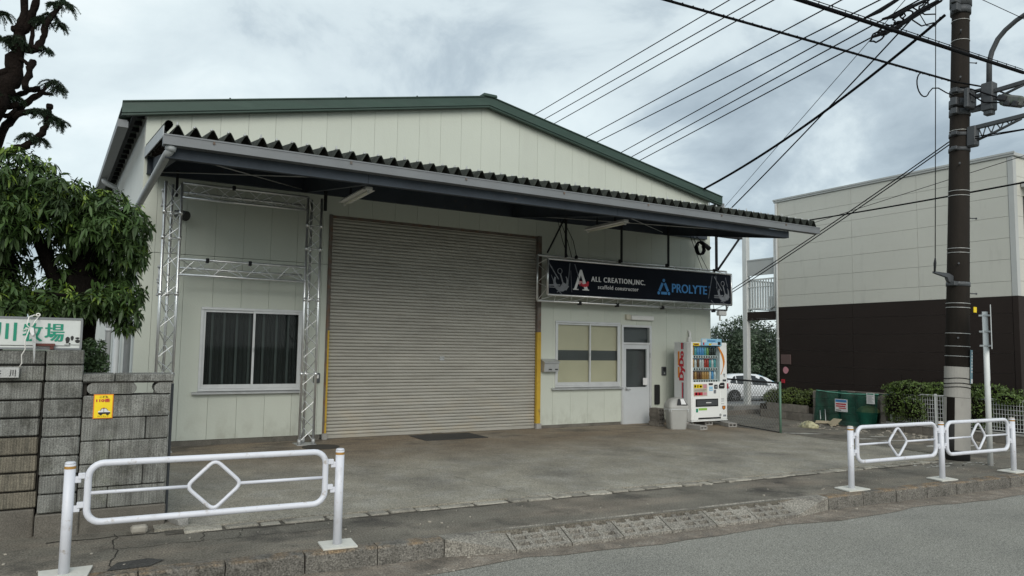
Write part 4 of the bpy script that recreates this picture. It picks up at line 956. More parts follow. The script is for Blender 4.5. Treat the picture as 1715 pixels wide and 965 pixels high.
q = MB(); lbox(q, .15, .77, -.014, -.0105, .36, .48); q.build('flap_inset', 'bracket_grey', hat) if False else q.build('flap_inset', 'bracket_grey', vm)
q = MB(); lbox(q, .42, .58, -.017, -.0145, .41, .43); q.build('flap_print', 'print_white', vm)
flat('eco_label', 'print_lime', .21, .46, .255, .305); flat('eco_mark', 'print_green', .13, .19, .215, .295)
q = MB(); q.prism([L(.93, -.004, .34), L(1.03, -.004, .34), L(1.03, -.004, .28), L(.98, -.004, .245), L(.93, -.004, .28)], (0, .0045, 0)); q.build('badge', 'print_brown', front)
q = MB(); q.tube([L(.98, -.0045, .30), L(.98, -.007, .30)], .03, 12); q.build('badge_print', 'print_orange', vm)
flat('sticker', 'print_grey', .96, 1.05, .10, .14); flat('key_lock', 'galvanised', .965, 1.02, 1.02, 1.06, .01); flat('sticker', 'bracket_grey', .95, 1.06, .885, .93)
q = MB(); q.tube([L(.865, .0, .14), L(.865, -.012, .14)], .03, 14); q.build('lock', 'galvanised', front); q = MB(); q.tube([L(1.0, .0, 1.0), L(1.0, -.01, 1.0)], .014, 10); q.build('lock', 'galvanised', front)
for z in (.50, .47, .44, .38): flat('caption', 'print_grey', .90, 1.02 - (z * 100 % 3) * .015, z, z + .008, .003)
flat('kick_slot', 'black_plastic', .20, .88, .060, .095, .006)
# lettering and stripes on the left side
sx = -.0015
q = MB(); lbox(q, sx - .0025, .0005, .27, .32, 1.60, VH - .015); lbox(q, sx - .0025, .0005, .27, .30, .40, .86); q.build('side_stripe', 'print_red', vm)
q = MB(); lbox(q, sx - .0025, .0005, .235, .266, 1.60, VH - .015); lbox(q, sx - .0025, .0005, .235, .265, .40, .86); q.build('side_stripe', 'print_grey', vm)
for z0, z1 in ((.96, 1.20), (1.24, 1.55)):
    q = MB(); lbox(q, sx - .001, .0005, .37, .425, z0, z1); q.build('side_block', 'print_orange', vm)
text('DyDo', (VX - .004, VY + .19, VZ + .90), (0, 0, 1), (0, 1, 0), .66, .19, 'print_red', vm, bold=.02, shift=.012)
q = MB()
for x in (.08, VW - .08): 
    q.tube([L(x, .08, -.025), L(x, .08, .02)], .025, 10); q.tube([L(x, VD - .08, -.025), L(x, VD - .08, .02)], .025, 10)
q.build('foot', 'galvanised', vm)

# rubbish bin
t = thing('waste_bin', 'grey plastic bin with a hooded lid and a clear bag over its rim', 'bin', (10.97, -1.16, .022), rz=R(-22))
def ring(w, d, z, n=5, r=.06, ox=0, oy=0):
    p = []
    for cx_, cy_, a0 in ((1, 1, 0), (-1, 1, 90), (-1, -1, 180), (1, -1, 270)):
        for k in range(n):
            a = R(a0 + 90 * k / (n - 1)); p.append((ox + cx_ * (w / 2 - r) + r * math.cos(a), oy + cy_ * (d / 2 - r) + r * math.sin(a), z))
    return p
def loft(q, rings, cap0=True, cap1=True, smooth=True):
    n = len(rings[0]); V = [p for r_ in rings for p in r_]; F = []
    for i in range(len(rings) - 1):
        for k in range(n): F.append((i * n + k, i * n + (k + 1) % n, (i + 1) * n + (k + 1) % n, (i + 1) * n + k))
    q.faces(V, F, smooth)
    if cap0: q.poly(list(reversed(rings[0])))
    if cap1: q.poly(rings[-1])
    return q
q = MB(); loft(q, [ring(.345, .30, .0), ring(.355, .31, .02), ring(.425, .365, .46)]); q.build('body', 'bin_grey', t, local=True)
q = MB(); loft(q, [ring(.445, .385, .43), ring(.455, .395, .445), ring(.455, .395, .48), ring(.44, .38, .495)], False, False); q.build('rim', 'bin_grey', t, local=True)
q = MB(); loft(q, [ring(.442, .382, .494), ring(.415, .36, .54, ox=.0, oy=.01), ring(.33, .28, .615, ox=.02, oy=.03), ring(.24, .19, .645, ox=.04, oy=.05), ring(.14, .12, .652, ox=.05, oy=.05)]); q.build('lid', 'bin_grey', t, local=True)
q = MB(); q.prism([(-.06, -.188, .505), (.17, -.188, .505), (.12, -.105, .625), (-.01, -.105, .625)], (0, -.022, .014)); q.build('opening', 'black_plastic', t, local=True)
q = MB(); q.prism([(.03, -.206, .525), (.14, -.206, .525), (.11, -.130, .632), (.035, -.130, .632)], (0, -.006, .004)); q.build('flap', 'print_white', t, local=True)
q = MB(); n = 60; pa = []
for k in range(n):
    p = ring(.50, .425, 0, 16)[k % 64]; pa.append(p)
P64 = ring(.448, .388, 0, 16)
for k in range(64):
    a, b = P64[k], P64[(k + 1) % 64]; d1, d2 = .035 + .03 * math.sin(k * .9) + rnd(0, .02), .035 + .03 * math.sin((k + 1) * .9)
    s1, s2 = 1.02 + .02 * math.sin(k * 2.1), 1.02 + .02 * math.sin((k + 1) * 2.1)
    q.poly([(a[0] * 1.0, a[1] * 1.0, .438), (b[0], b[1], .438), (b[0] * s2, b[1] * s2, .435 - d2), (a[0] * s1, a[1] * s1, .435 - d1)], True)
q.build('bin_liner', 'plastic_bag', t, local=True)

# steel plate, manhole, damp hollow in front of the shutter
q = MB(); q.box(5.30, 6.55, -.92, -.10, .0225, .030)
for k in range(20):
    q.box(5.34 + k * .06, 5.36 + k * .06, -.90, -.12, .0301, .0325)
single(q, 'steel_plate', 'steel_plate', 'dark ribbed steel plate lying on the concrete in front of the shutter', 'steel plate', (5.92, -.5, .022))
q = MB(); q.tube([(3.42, -.95, .0225), (3.42, -.95, .030)], .30, 32); q.tube([(3.42, -.95, .030), (3.42, -.95, .033)], .24, 32)
single(q, 'manhole_cover', 'manhole', 'round dark manhole cover in the concrete beside the right truss foot', 'manhole', (3.42, -.95, .022))

# ================================================================== BLOCK WALLS ON THE LEFT
gate = thing('block_gate_pillar', 'tall ribbed block pillar at the end of the left wall', 'pillar', (-.15, -5.3, 0))
q = MB(); q.box(-.30, .03, -5.43, -5.02, -.02, .195, .01); q.build('base', 'base_concrete', gate)
q = MB(); q.box(-.262, -.028, -5.37, -5.05, .195, 1.60); q.build('core', 'wall_core', gate)
zc = [.2, .365, .525, .69, .855, 1.02, 1.185, 1.34, 1.485, 1.62]
for i in range(9):
    q = MB(); d = .0; q.box(-.29 + d + rnd(-.003, .003), -.005 - d + rnd(-.003, .003), -5.415 + rnd(-.004, .004), -5.03, zc[i] + .006, zc[i + 1] - .005, .009); q.build('block', 'ribbed_block', gate)
lw = thing('left_block_wall', 'ribbed brownish block wall running out of the left edge of the picture', 'wall', (-1.5, -5.2, 0))
q = MB(); q.box(-3.6, -.31, -5.34, -5.02, -.02, .235, .01); q.build('base', 'base_concrete', lw)
q = MB(); q.box(-3.6, -.300, -5.285, -5.06, .235, 1.59); q.build('core', 'wall_core', lw)
zl = [.24, .39, .55, .70, .86, 1.02, 1.175, 1.335, 1.48, 1.612]
for i in range(9):
    x = -.300 - (.014 if 0 < i < 7 else 0); k = 0
    while x > -3.5:
        l_ = .40 if (k or i % 2 == 0) else .40
        q = MB(); q.box(x - l_ + .002, x + rnd(-.004, .0), -5.335 + rnd(-.004, .004), -5.05, zl[i] + .009, zl[i + 1] - .007, .009); q.build('block', 'brown_block' if i < 4 else 'ribbed_block', lw); x -= l_; k += 1
low = thing('low_block_wall', 'low ribbed block wall with a rounded openwork course, carrying the yellow sign', 'wall', (.35, -5.3, 0))
q = MB(); q.box(.032, .722, -5.425, -5.06, -.02, .205, .01); q.build('base', 'base_concrete', low)
q = MB(); q.box(-.0, .705, -5.37, -5.09, .205, 1.205); q.build('core', 'wall_core', low)
rowsz = [(.205, .395), (.395, .60), (.60, .805), (.805, 1.01), (1.01, 1.212)]
cut = [[.24], [.515], [.235], [.52], []]
for (z0, z1), cs in zip(rowsz, cut):
    xs_ = [.005] + cs + [.718]
    for a, b in zip(xs_[:-1], xs_[1:]):
        q = MB(); q.box(a + .003, b - .003, -5.41 + rnd(-.004, .004), -5.07, z0 + .004, z1 - .004, .008); q.build('block', 'ribbed_block', low)
def rounded(x0, x1, z0, z1, left, right):
    q = MB(); r_ = (z1 - z0) / 2; zm = (z0 + z1) / 2; p = []
    if right: p += [(x1 - r_ + r_ * math.cos(a), -5.40, zm + r_ * math.sin(a)) for a in np.linspace(-math.pi / 2, math.pi / 2, 9)]
    else: p += [(x1, -5.40, z0), (x1, -5.40, z1)]
    if left: p += [(x0 + r_ + r_ * math.cos(a), -5.40, zm + r_ * math.sin(a)) for a in np.linspace(math.pi / 2, 3 * math.pi / 2, 9)]
    else: p += [(x0, -5.40, z1), (x0, -5.40, z0)]
    q.prism(p, (0, .28, 0)); q.build('rounded_block', 'ribbed_block', low)
rounded(.03, .43, 1.222, 1.322, True, True); rounded(.575, .718, 1.222, 1.322, True, False)
q = MB(); q.box(.05, .41, -5.37, -5.14, 1.210, 1.224); q.box(.63, .715, -5.37, -5.14, 1.210, 1.224); q.box(-.0, .03, -5.36, -5.14, 1.21, 1.33); q.build('mortar', 'wall_core', low)
for a, b in ((-.004, .245), (.252, .735)):
    q = MB(); q.box(a, b, -5.42, -5.06, 1.335, 1.402, .006); q.build('cap_block', 'ribbed_block', low)
q = MB(); q.box(-.0, .73, -5.40, -5.08, 1.322, 1.336); q.build('mortar', 'wall_core', low)
q = MB(); q.box(.738, .762, -5.20, -5.176, -.0, 1.30, .003); single(q, 'fence_post', 'bracket_grey', 'thin grey steel post just behind the right end of the low block wall', 'post', (.755, -5.28, 0))
# yellow sign, without its mascot
t = thing('yellow_sign', 'yellow sign with red border and a printed police car, fixed to the low block wall', 'sign', (.165, -5.42, 1.11))
q = MB(); q.box(.088, .245, -5.424, -5.417, 1.005, 1.222, .003); q.build('plate', 'print_orange', t)
q = MB(); q.box(.096, .237, -5.4265, -5.4242, 1.013, 1.214); q.build('face', 'print_yellow', t)
text('こども', (.135, -5.428, 1.19), EX, EZ, .065, .020, 'print_black', t, shift=.001)
text('110番', (.108, -5.428, 1.152), EX, EZ, .112, .032, 'print_red', t, shift=.002)
text('けいしちょう', (.125, -5.428, 1.020), EX, EZ, .085, .013, 'print_black', t)
q = MB(); Y_ = -5.4275
q.prism([(.130, Y_, 1.050), (.222, Y_, 1.050), (.224, Y_, 1.066), (.205, Y_, 1.076), (.190, Y_, 1.096), (.155, Y_, 1.096), (.145, Y_, 1.076), (.128, Y_, 1.072)], (0, .001, 0)); q.build('printed_car', 'print_white', t)
q = MB(); q.prism([(.129, Y_ - .001, 1.047), (.224, Y_ - .001, 1.047), (.224, Y_ - .001, 1.062), (.129, Y_ - .001, 1.062)], (0, .0008, 0))
for x in (.150, .203): q.prism([(x + .012 * math.cos(a), Y_ - .002, 1.047 + .012 * math.sin(a)) for a in np.linspace(0, 2 * math.pi, 13)[:-1]], (0, .0008, 0))
for a, b in (((.155, 1.096), (.190, 1.096)), ((.190, 1.096), (.206, 1.076)), ((.145, 1.076), (.155, 1.096)), ((.172, 1.096), (.172, 1.064))): bar(a, b, .003, q, Y_ - .001)
q.build('printed_outline', 'print_black', t)
q = MB(); q.box(.165, .178, Y_ - .001, Y_, 1.097, 1.104); q.build('printed_light', 'print_red', t)
# farm sign on top of the wall
t = thing('farm_sign', 'white sign with large green Japanese characters and cow patches on top of the left wall', 'sign', (-.5, -5.3, 1.62))
q = MB(); q.box(-1.9, -.035, -5.345, -5.265, 1.628, 1.895, .006); q.build('board', 'sign_white', t)
q = MB(); q.box(-1.9, -.033, -5.352, -5.258, 1.884, 1.902); q.box(-1.9, -.033, -5.352, -5.258, 1.619, 1.634); q.box(-.048, -.030, -5.354, -5.256, 1.6345, 1.8835); q.build('frame', 'gutter_grey', t)
q = MB(); q.box(-1.9, -.12, -5.3485, -5.3455, 1.650, 1.655); q.build('rule', 'print_black', t)
fz, fh = 1.69, .160
text('川', (-.685, -5.3475, fz), EX, EZ, .160, fh, 'print_green', t, shift=.005)
text('牧', (-.483, -5.3475, fz), EX, EZ, .150, fh, 'print_green', t, shift=.005)
text('場', (-.320, -5.3475, fz), EX, EZ, .150, fh, 'print_green', t, shift=.005)
text('谷', (-.90, -5.3475, fz), EX, EZ, .165, fh, 'print_green', t, shift=.005)
q = MB(); Y_ = -5.3478
for cx_, cz_, rx_, rz_ in ((-.142, 1.705, .017, .030), (-.108, 1.722, .012, .022), (-.068, 1.722, .017, .009), (-.065, 1.695, .020, .016), (-.125, 1.673, .007, .007), (-.15, 1.68, .005, .005)):
    q.prism([(cx_ + rx_ * (1 + .15 * math.sin(3 * a)) * math.cos(a), Y_, cz_ + rz_ * math.sin(a)) for a in np.linspace(0, 2 * math.pi, 15)[:-1]], (0, .001, 0))
q.prism([(-.165, Y_, 1.660), (-.05, Y_, 1.660), (-.05, Y_, 1.664), (-.165, Y_, 1.664)], (0, .001, 0)); q.build('cow_patch', 'print_black', t)
q = MB(); q.box(-.40, -.235, -5.385, -5.355, 1.648, 1.672, .003); q.box(-.272, -.245, -5.38, -5.36, 1.621, 1.648); single(q, 'rusty_bracket', 'rust_red', 'dark red rusty steel bracket on the wall top in front of the farm sign', 'bracket', (-.3, -5.37, 1.62))
t = thing('name_plate', 'small pale stone name plate with black brushed characters on the left wall', 'name plate', (-.6, -5.34, 1.41))
q = MB(); q.box(-.80, -.485, -5.372, -5.338, 1.372, 1.462, .004); q.build('stone', 'granite', t)
text('川', (-.555, -5.3735, 1.385), EX, EZ, .045, .058, 'print_black', t, shift=.001); text('谷', (-.665, -5.3735, 1.385), EX, EZ, .052, .060, 'print_black', t, shift=.001)
t = thing('bird_scarer', 'twisted shiny metal strip tied with white cord in front of the farm sign', 'ornament', (-.40, -5.42, 1.85))
q = MB(); wd = [(.0, 1.815, .030), (.006, 1.77, .040), (.018, 1.73, .034), (.03, 1.68, .024), (.038, 1.60, .016), (.045, 1.53, .008), (.047, 1.50, .002)]
for (ax_, az_, aw), (bx_, bz_, bw) in zip(wd[:-1], wd[1:]):
    for d in (0, .002):
        q.poly([(-.43 + ax_, -5.425 - d, az_), (-.43 + ax_ + aw, -5.44 - d, az_ - .006), (-.43 + bx_ + bw, -5.435 - d, bz_ - .004), (-.43 + bx_, -5.42 - d, bz_)])
q.build('strip', 'aluminium', t)
q = MB(); q.poly([(-.428, -5.43, 1.812), (-.398, -5.445, 1.806), (-.39, -5.45, 1.75), (-.405, -5.445, 1.735), (-.424, -5.432, 1.77)]); q.build('bright_fold', 'print_white', t)
q = MB(); q.tube([(-.42, -5.43, 1.80), (-.45, -5.42, 1.83), (-.44, -5.40, 1.90), (-.40, -5.36, 1.92), (-.37, -5.35, 1.905), (-.39, -5.41, 1.87), (-.41, -5.43, 1.82)], .005, 6)
q.tube([(-.43, -5.43, 1.80), (-.455, -5.43, 1.70), (-.45, -5.42, 1.62), (-.475, -5.40, 1.57), (-.47, -5.38, 1.50), (-.49, -5.37, 1.46)], .005, 6)
for k in range(6): q.tube([(-.43, -5.43, 1.80), (-.47 + rnd(-.02, .02), -5.44, 1.80 + rnd(-.03, .03))], .0035, 5)
q.tube([(-.375 + .014 * math.cos(a), -5.36, 1.922 + .012 * math.sin(a)) for a in np.linspace(0, 6.28, 9)[:-1]], .006, 6, closed=True); q.build('cord', 'cord_white', t)
q = MB(); q.obox((.50, -5.60, .035), (EX, EY, EZ), (.065, .045, .032), .022); q.v = [(x + rnd(-.004, .004), y + rnd(-.004, .004), z + rnd(-.003, .003)) for x, y, z in q.v]
single(q, 'loose_stone', 'pebble', 'smooth pale stone lying at the foot of the low block wall', 'stone', (.5, -5.6, 0))
q = MB(); q.obox((.82, -5.42, .05), (Vector((.9, .3, 0)).normalized(), Vector((-.3, .9, 0)).normalized(), EZ), (.05, .16, .045), .02); q.v = [(x + rnd(-.01, .01), y + rnd(-.01, .01), z + rnd(-.006, .006)) for x, y, z in q.v]
single(q, 'concrete_lump', 'cement_block', 'broken lump of concrete lying by the corner of the low block wall', 'rubble', (.82, -5.42, 0))

# ================================================================== BARRIERS
BL = lambda x: -6.70 - .055 * x
def barrier_local(panels, ph=.78):
    """pipe barrier along local x; posts at the ends of each panel"""
    posts = sorted({a for p in panels for a in p})
    return posts
def barrier(label, x_posts, zt, base=True):
    t = thing('pipe_barrier', label, 'barrier', (x_posts[0], BL(x_posts[0]), 0), 'white pipe barriers along the kerb', rz=-math.atan(.055))
    xs_ = [(x - x_posts[0]) * math.sqrt(1 + .055 ** 2) for x in x_posts]
    for x in xs_:
        q = MB(); q.tube([(x, 0, .0), (x, 0, zt)], .0365, 18); p = q.build('post', 'barrier_white', t, local=True)
        q = MB(); q.tube([(x, 0, zt - .035), (x, 0, zt - .015)], .0372, 18, caps=False); q.build('band', 'barrier_band', p, local=True)
        q = MB(); q.tube([(x, 0, zt + .0005), (x, 0, zt + .010), (x, 0, zt + .016)], [.0365, .035, .027], 18); q.build('cap', 'barrier_white' if x_posts[0] < 5 else 'barrier_cap', p, local=True)
        q = MB(); q.prism([(x - .17 + rnd(-.03, .03), -.12 + rnd(-.03, 0), .0065), (x + .16 + rnd(-.03, .03), -.13, .0065), (x + .15 + rnd(-.03, .03), .14, .0065), (x - .16 + rnd(-.03, .03), .13, .0065)], (0, 0, .014)); q.build('base_pad', 'base_paint', t, local=True)
    for a, b in zip(xs_[:-1], xs_[1:]):
        x0, x1, z0, z1, rr = a + .12, b - .12, zt - .435, zt - .005, .10
        P = []
        for cx_, cz_, a0 in ((x1 - rr, z1 - rr, 0), (x0 + rr, z1 - rr, 90), (x0 + rr, z0 + rr, 180), (x1 - rr, z0 + rr, 270)):
            for k in range(7): g = R(a0 + 15 * k); P.append((cx_ + rr * math.cos(g), 0, cz_ + rr * math.sin(g)))
        q = MB(); q.tube(P, .0250, 12, closed=True); fr = q.build('rail_frame', 'barrier_white', t, local=True)
        xm, zm = (x0 + x1) / 2, (z0 + z1) / 2; hw, hh, cr = .205 * min(1, (x1 - x0) / 1.7), .196, .055
        D = []
        for (px, pz), (dx1, dz1), (dx2, dz2) in (((hw, 0), (-hw, -hh), (-hw, hh)), ((0, hh), (hw, -hh), (-hw, -hh)), ((-hw, 0), (hw, hh), (hw, -hh)), ((0, -hh), (-hw, hh), (hw, hh))):
            n1_, n2_ = math.hypot(dx1, dz1), math.hypot(dx2, dz2)
            A = Vector((px + dx1 / n1_ * cr, 0, pz + dz1 / n1_ * cr)); B = Vector((px + dx2 / n2_ * cr, 0, pz + dz2 / n2_ * cr)); Cc = Vector((px, 0, pz))
            for u_ in np.linspace(0, 1, 5): D.append(A.lerp(Cc, u_).lerp(Cc.lerp(B, u_), u_) + Vector((xm, 0, zm)))
        q = MB(); q.tube(D, .0155, 10, closed=True); q.build('diamond', 'barrier_white', t, local=True)
        for u0, u1 in ((x0, xm - hw + .022), (xm + hw - .022, x1)):
            q = MB(); q.tube([(u0, 0, zm), (u1, 0, zm)], .0130, 10); q.build('middle_rail', 'barrier_white', t, local=True)
        for xx, sg in ((a, 1), (b, -1)):
            for z in (z1 - .10, z1 - .31):
                q = MB(); q.box(xx + sg * .036, xx + sg * .075, -.012, .012, z - .035, z + .012, .003); q.box(xx + sg * .055, xx + sg * .10, -.018, .018, z - .006, z + .035, .003); q.tube([(xx + sg * .065, -.02, z + .0), (xx + sg * .065, .02, z + .0)], .006, 6); q.build('bracket', 'barrier_white', t, local=True)
    return t
barrier('white pipe barrier with one diamond panel in front of the block wall', (-.05, 1.93), .80)
barrier('white pipe barrier with two diamond panels in front of the utility pole', (8.31, 10.11, 11.77), .765)
struct(MB().poly([(.22, -6.72, .0062), (.50, -6.735, .0062), (.62, -6.60, .0062), (.52, -6.50, .0062), (.30, -6.52, .0062)]), 'asphalt_patch', 'patch_asphalt')

# ================================================================== APARTMENT BUILDING
AX, AY0, AY1, AH = 16.4, -5.32, .75, 5.86
apt = thing('apartment_building', 'two storey apartment building, pale above and dark brown below', 'building', (20, -2.3, 0))
q = MB(); q.box(AX + .03, 29, AY0 + .03, AY1 - .03, -1.3, AH - .06); q.build('body', 'apt_joint', apt)
zsL = [2.90, 3.21, 3.665, 4.11, 4.56, 4.99, 5.40, 5.80]; zsD = [-.1, .46, .895, 1.31, 1.72, 2.14, 2.55, 2.895]
ysL = [AY1, -1.60, -3.27, AY0 + .11]; ysD = [AY1, -1.57, AY0 + .11]
for zs2, ys2, m_ in ((zsL, ysL, 'apt_light'), (zsD, ysD, 'apt_dark')):
    for a, b in zip(zs2[:-1], zs2[1:]):
        for y1, y0 in zip(ys2[:-1], ys2[1:]):
            q = MB(); q.box(AX, AX + .028, y0 + .003, y1 - .003, a + .003, b - .003); q.build('siding_panel', m_, apt)
        n = 5
        for k in range(n):
            x0 = AX + .12 + k * 2.4; q = MB(); q.box(x0 + .003, x0 + 2.397, AY0, AY0 + .028, a + .003, b - .003); q.build('siding_panel', m_, apt)
for m_, z0, z1 in (('apt_trim', 2.90, 5.80), ('apt_dark', -.1, 2.895)):
    q = MB(); q.box(AX - .008, AX + .11, AY0 - .008, AY0 + .105, z0, z1, .004); q.build('corner_trim', m_, apt)
q = MB(); q.box(AX - .03, 29.1, AY0 - .05, AY1 + .03, AH - .055, AH + .02, .008); q.box(AX - .045, AX - .0305, AY0 - .06, AY1 + .04, AH - .005, AH + .035); q.build('roof', 'apt_trim', apt)
q = MB(); q.box(AX + .25, AX + 1.9, AY0 - .55, AY0 - .02, 5.17, 5.30, .01); q.build('window_hood', 'apt_trim', apt)
q = MB(); q.box(AX + .35, AX + 1.8, AY0 - .012, AY0 - .001, 3.6, 5.0); q.build('window', 'car_glass', apt)
q = MB(); q.box(AX + .015, 29, AY1 - .028, AY1, -.1, 2.9); q.box(AX + .015, 29, AY1 - .028, AY1, 2.905, 5.78); q.build('rear_wall', 'apt_light', apt)
q = MB(); q.tube([(AX - .04, AY1 - .07, 5.78), (AX - .04, AY1 - .07, -.3)], .035, 10); q.tube([(AX - .04, AY1 - .07, 2.0), (AX - .04, AY1 - .07, 2.06)], .045, 10); q.build('downpipe', 'apt_trim', apt)
q = MB(); q.tube([(AX - .04, AY1 - .0, 4.9), (AX - .04, AY1 - .0, 2.95), (AX - .02, AY1 + .15, 2.86)], .03, 10); q.build('downpipe', 'apt_trim', apt)
# walkway at the far end
WY = 1.86
q = MB(); q.box(AX, 28, AY1 + .003, WY, 2.66, 2.80); wk = q.build('walkway', 'apt_trim', apt)
q = MB(); q.box(AX - .015, AX - .001, AY1 + .01, WY + .01, 2.60, 2.80); q.box(AX - .02, AX - .001, AY1 + .01, WY + .01, 2.555, 2.598); q.build('fascia', 'apt_dark', wk)
q = MB(); q.box(AX - .03, AX + .11, WY - .10, WY + .06, -.3, 5.75, .006); q.build('column', 'white_steel', apt)
q = MB(); q.box(AX + 4, AX + 4.14, WY - .10, WY + .06, -.6, 5.75, .006); q.build('column', 'white_steel', apt)
q = MB(); q.box(AX, AX + .05, AY1 + .01, WY - .105, 3.84, 4.26); q.box(AX - .012, AX + .06, AY1 + .01, WY - .105, 4.262, 4.30); q.build('screen_panel', 'apt_trim', apt)
q = MB(); q.box(AX - .0, AX + .05, AY1 + .01, WY - .105, 3.70, 3.74); q.box(AX + .0, AX + .05, AY1 + .01, WY - .105, 2.88, 2.91); q.box(AX + .0, AX + .05, AY1 + .01, WY - .105, 3.50, 3.52); rl = q.build('railing', 'white_steel', apt)
for k in range(11):
    y = AY1 + .07 + k * .092; q = MB(); q.box(AX + .012, AX + .036, y, y + .026, 2.91, 3.70); q.build('baluster', 'white_steel', rl)
q = MB(); q.box(AX + .8, AX + 1.0, AY1 + .4, AY1 + .95, 2.81, 3.30, .02); q.build('meter_box', 'white_plastic', apt)
q = MB(); q.box(AX + .0, AX + 9, WY - .06, WY, 3.70, 3.74); q.box(AX + .0, AX + 9, WY - .06, WY, 2.88, 2.91)
for k in range(80): q.box(AX + .15 + k * .11, AX + .175 + k * .11, WY - .045, WY - .02, 2.91, 3.70)
tag(q.build('long_railing', 'white_steel', apt), kind='stuff')
q = MB(); q.box(15.6, 17.6, 1.55, 2.25, -.05, .17, .01); single(q, 'concrete_step', 'cement_block', 'low grey concrete kerb at the foot of the white apartment column', 'step', (16.6, 1.9, 0))
q = MB(); q.box(14.4, 16.3, .95, 1.15, -.02, .12, .01); single(q, 'concrete_sill', 'old_block', 'weathered concrete sill between the chain link fence and the apartment', 'sill', (15.3, 1.05, 0))
for (nm, m_, y0, y1, z0, z1, lab, rnd_) in (('wall_plaque', 'plaque_brown', .28, .60, 1.35, 1.61, 'square brownish plaque on the dark apartment wall near its left corner', 0), ('red_notice', 'print_red', .49, .60, .84, .94, 'small red notice low on the left corner of the dark apartment wall', 0)):
    q = MB(); q.box(AX - .022, AX - .001, y0, y1, z0, z1, .004); single(q, nm, m_, lab, 'plate', (AX - .01, (y0 + y1) / 2, z0))
q = MB(); q.faces(*(lambda P: (P, [tuple(range(16))]))([(AX - .02, .45 + .085 * math.cos(a), 1.19 + .095 * math.sin(a)) for a in np.linspace(0, -2 * math.pi, 17)[:-1]])); q.tube([(AX - .018, .45, 1.19), (AX - .001, .45, 1.19)], .08, 16)
single(q, 'round_sign', 'print_pink', 'small pink oval sign under the plaque on the dark apartment wall', 'sign', (AX - .01, .45, 1.19))

# ================================================================== FENCES, HEDGES, RUBBISH POINT
cf = thing('chain_link_fence', 'chain link fence panel with a green end post beside the vending machine', 'fence', (12.5, -2.0, 0))
P0, P1, FH = Vector((12.47, -2.62, 0)), Vector((13.22, .6, 0)), 1.04
d = (P1 - P0); LN = d.length; d.normalize()
q = MB(); q.tube([P0, P0 + EZ * 1.07], .024, 10); q.build('post', 'fence_green', cf)
q = MB(); q.tube([P1, P1 + EZ * 1.07], .024, 10); q.build('post', 'fence_green', cf)
q = MB(); q.tube([P0 + EZ * FH, P1 + EZ * FH], .019, 8); q.build('top_rail', 'steel_dark', cf)
q = MB(); q.tube([P0 + EZ * .03, P1 + EZ * .03], .01, 8); q.build('bottom_wire', 'steel_dark', cf)
q = MB(); sp_ = .098; n = int((LN + FH) / sp_)
for k in range(n):
    for sg in (1, -1):
        s0 = k * sp_ - (FH if sg > 0 else 0); a, b = (s0, .03), (s0 + sg * (FH - .04) if sg > 0 else s0 - (FH - .04), FH - .01)
        (xa, za_), (xb, zb_) = a, b
        def clip(xa, za_, xb, zb_):
            if xa == xb: return None
            ta, tb = 0, 1
            for lim, s2 in ((0, 1), (LN, -1)):
                fa, fb = s2 * (xa - lim), s2 * (xb - lim)
                if fa < 0 and fb < 0: return None
                if fa < 0: ta = max(ta, fa / (fa - fb))
                if fb < 0: tb = min(tb, fa / (fa - fb))
            if ta >= tb: return None
            return ((xa + (xb - xa) * ta, za_ + (zb_ - za_) * ta), (xa + (xb - xa) * tb, za_ + (zb_ - za_) * tb))
        c_ = clip(xa, za_, xb, zb_)
        if c_: q.tube([P0 + d * c_[0][0] + EZ * c_[0][1], P0 + d * c_[1][0] + EZ * c_[1][1]], .0038, 4, caps=False)
tag(q.build('wire_mesh', 'mesh_wire', cf), kind='stuff')

def leaf_mass(name, material, parent, boxes, n, size, seed, kind=True, flat_=.6):
    """many small leaf faces scattered in the outer shell of ellipsoids (cx,cy,cz,rx,ry,rz)"""
    g = np.random.default_rng(seed); V, F = [], []
    vol = np.array([b[3] * b[4] + b[4] * b[5] + b[3] * b[5] for b in boxes]); vol = vol / vol.sum()
    for b, fr in zip(boxes, vol):
        m_ = int(n * fr); dv = g.normal(size=(m_, 3)); dv /= np.linalg.norm(dv, axis=1)[:, None]
        rad = 1 - np.abs(g.normal(size=(m_, 1))) * .22; rad *= 1 + .10 * np.sin(dv[:, :1] * 7 + seed) + .08 * np.sin(dv[:, 2:] * 9 + dv[:, 1:2] * 8)
        c = np.array(b[:3]) + dv * rad * np.array(b[3:6])
        nr = dv + g.normal(size=(m_, 3)) * flat_; nr /= np.linalg.norm(nr, axis=1)[:, None]
        t_ = np.cross(nr, g.normal(size=(m_, 3))); t_ /= np.linalg.norm(t_, axis=1)[:, None]; s_ = np.cross(nr, t_)
        L_ = (size * g.uniform(.6, 1.35, size=(m_, 1))); W_ = L_ * .45
        q4 = np.stack([c - t_ * L_ * .5, c + s_ * W_ * .5 + nr * L_ * .06, c + t_ * L_ * .5, c - s_ * W_ * .5 + nr * L_ * .06], 1).reshape(-1, 3)
        base = len(V); V += q4.tolist(); F += [(base + 4 * i, base + 4 * i + 1, base + 4 * i + 2, base + 4 * i + 3) for i in range(m_)]
    mb = MB(); mb.v = V; mb.f = F; mb.s = [False] * len(F)
    o = mb.build(name, material, parent)
    if kind: o['kind'] = 'stuff'
    return o
def hedge_core(q, boxes, k=.72):
    for cx_, cy_, cz_, rx_, ry_, rz_ in boxes: q.obox((cx_, cy_, cz_), (EX, EY, EZ), (rx_ * k, ry_ * k, rz_ * k), min(rx_, ry_, rz_) * .3)
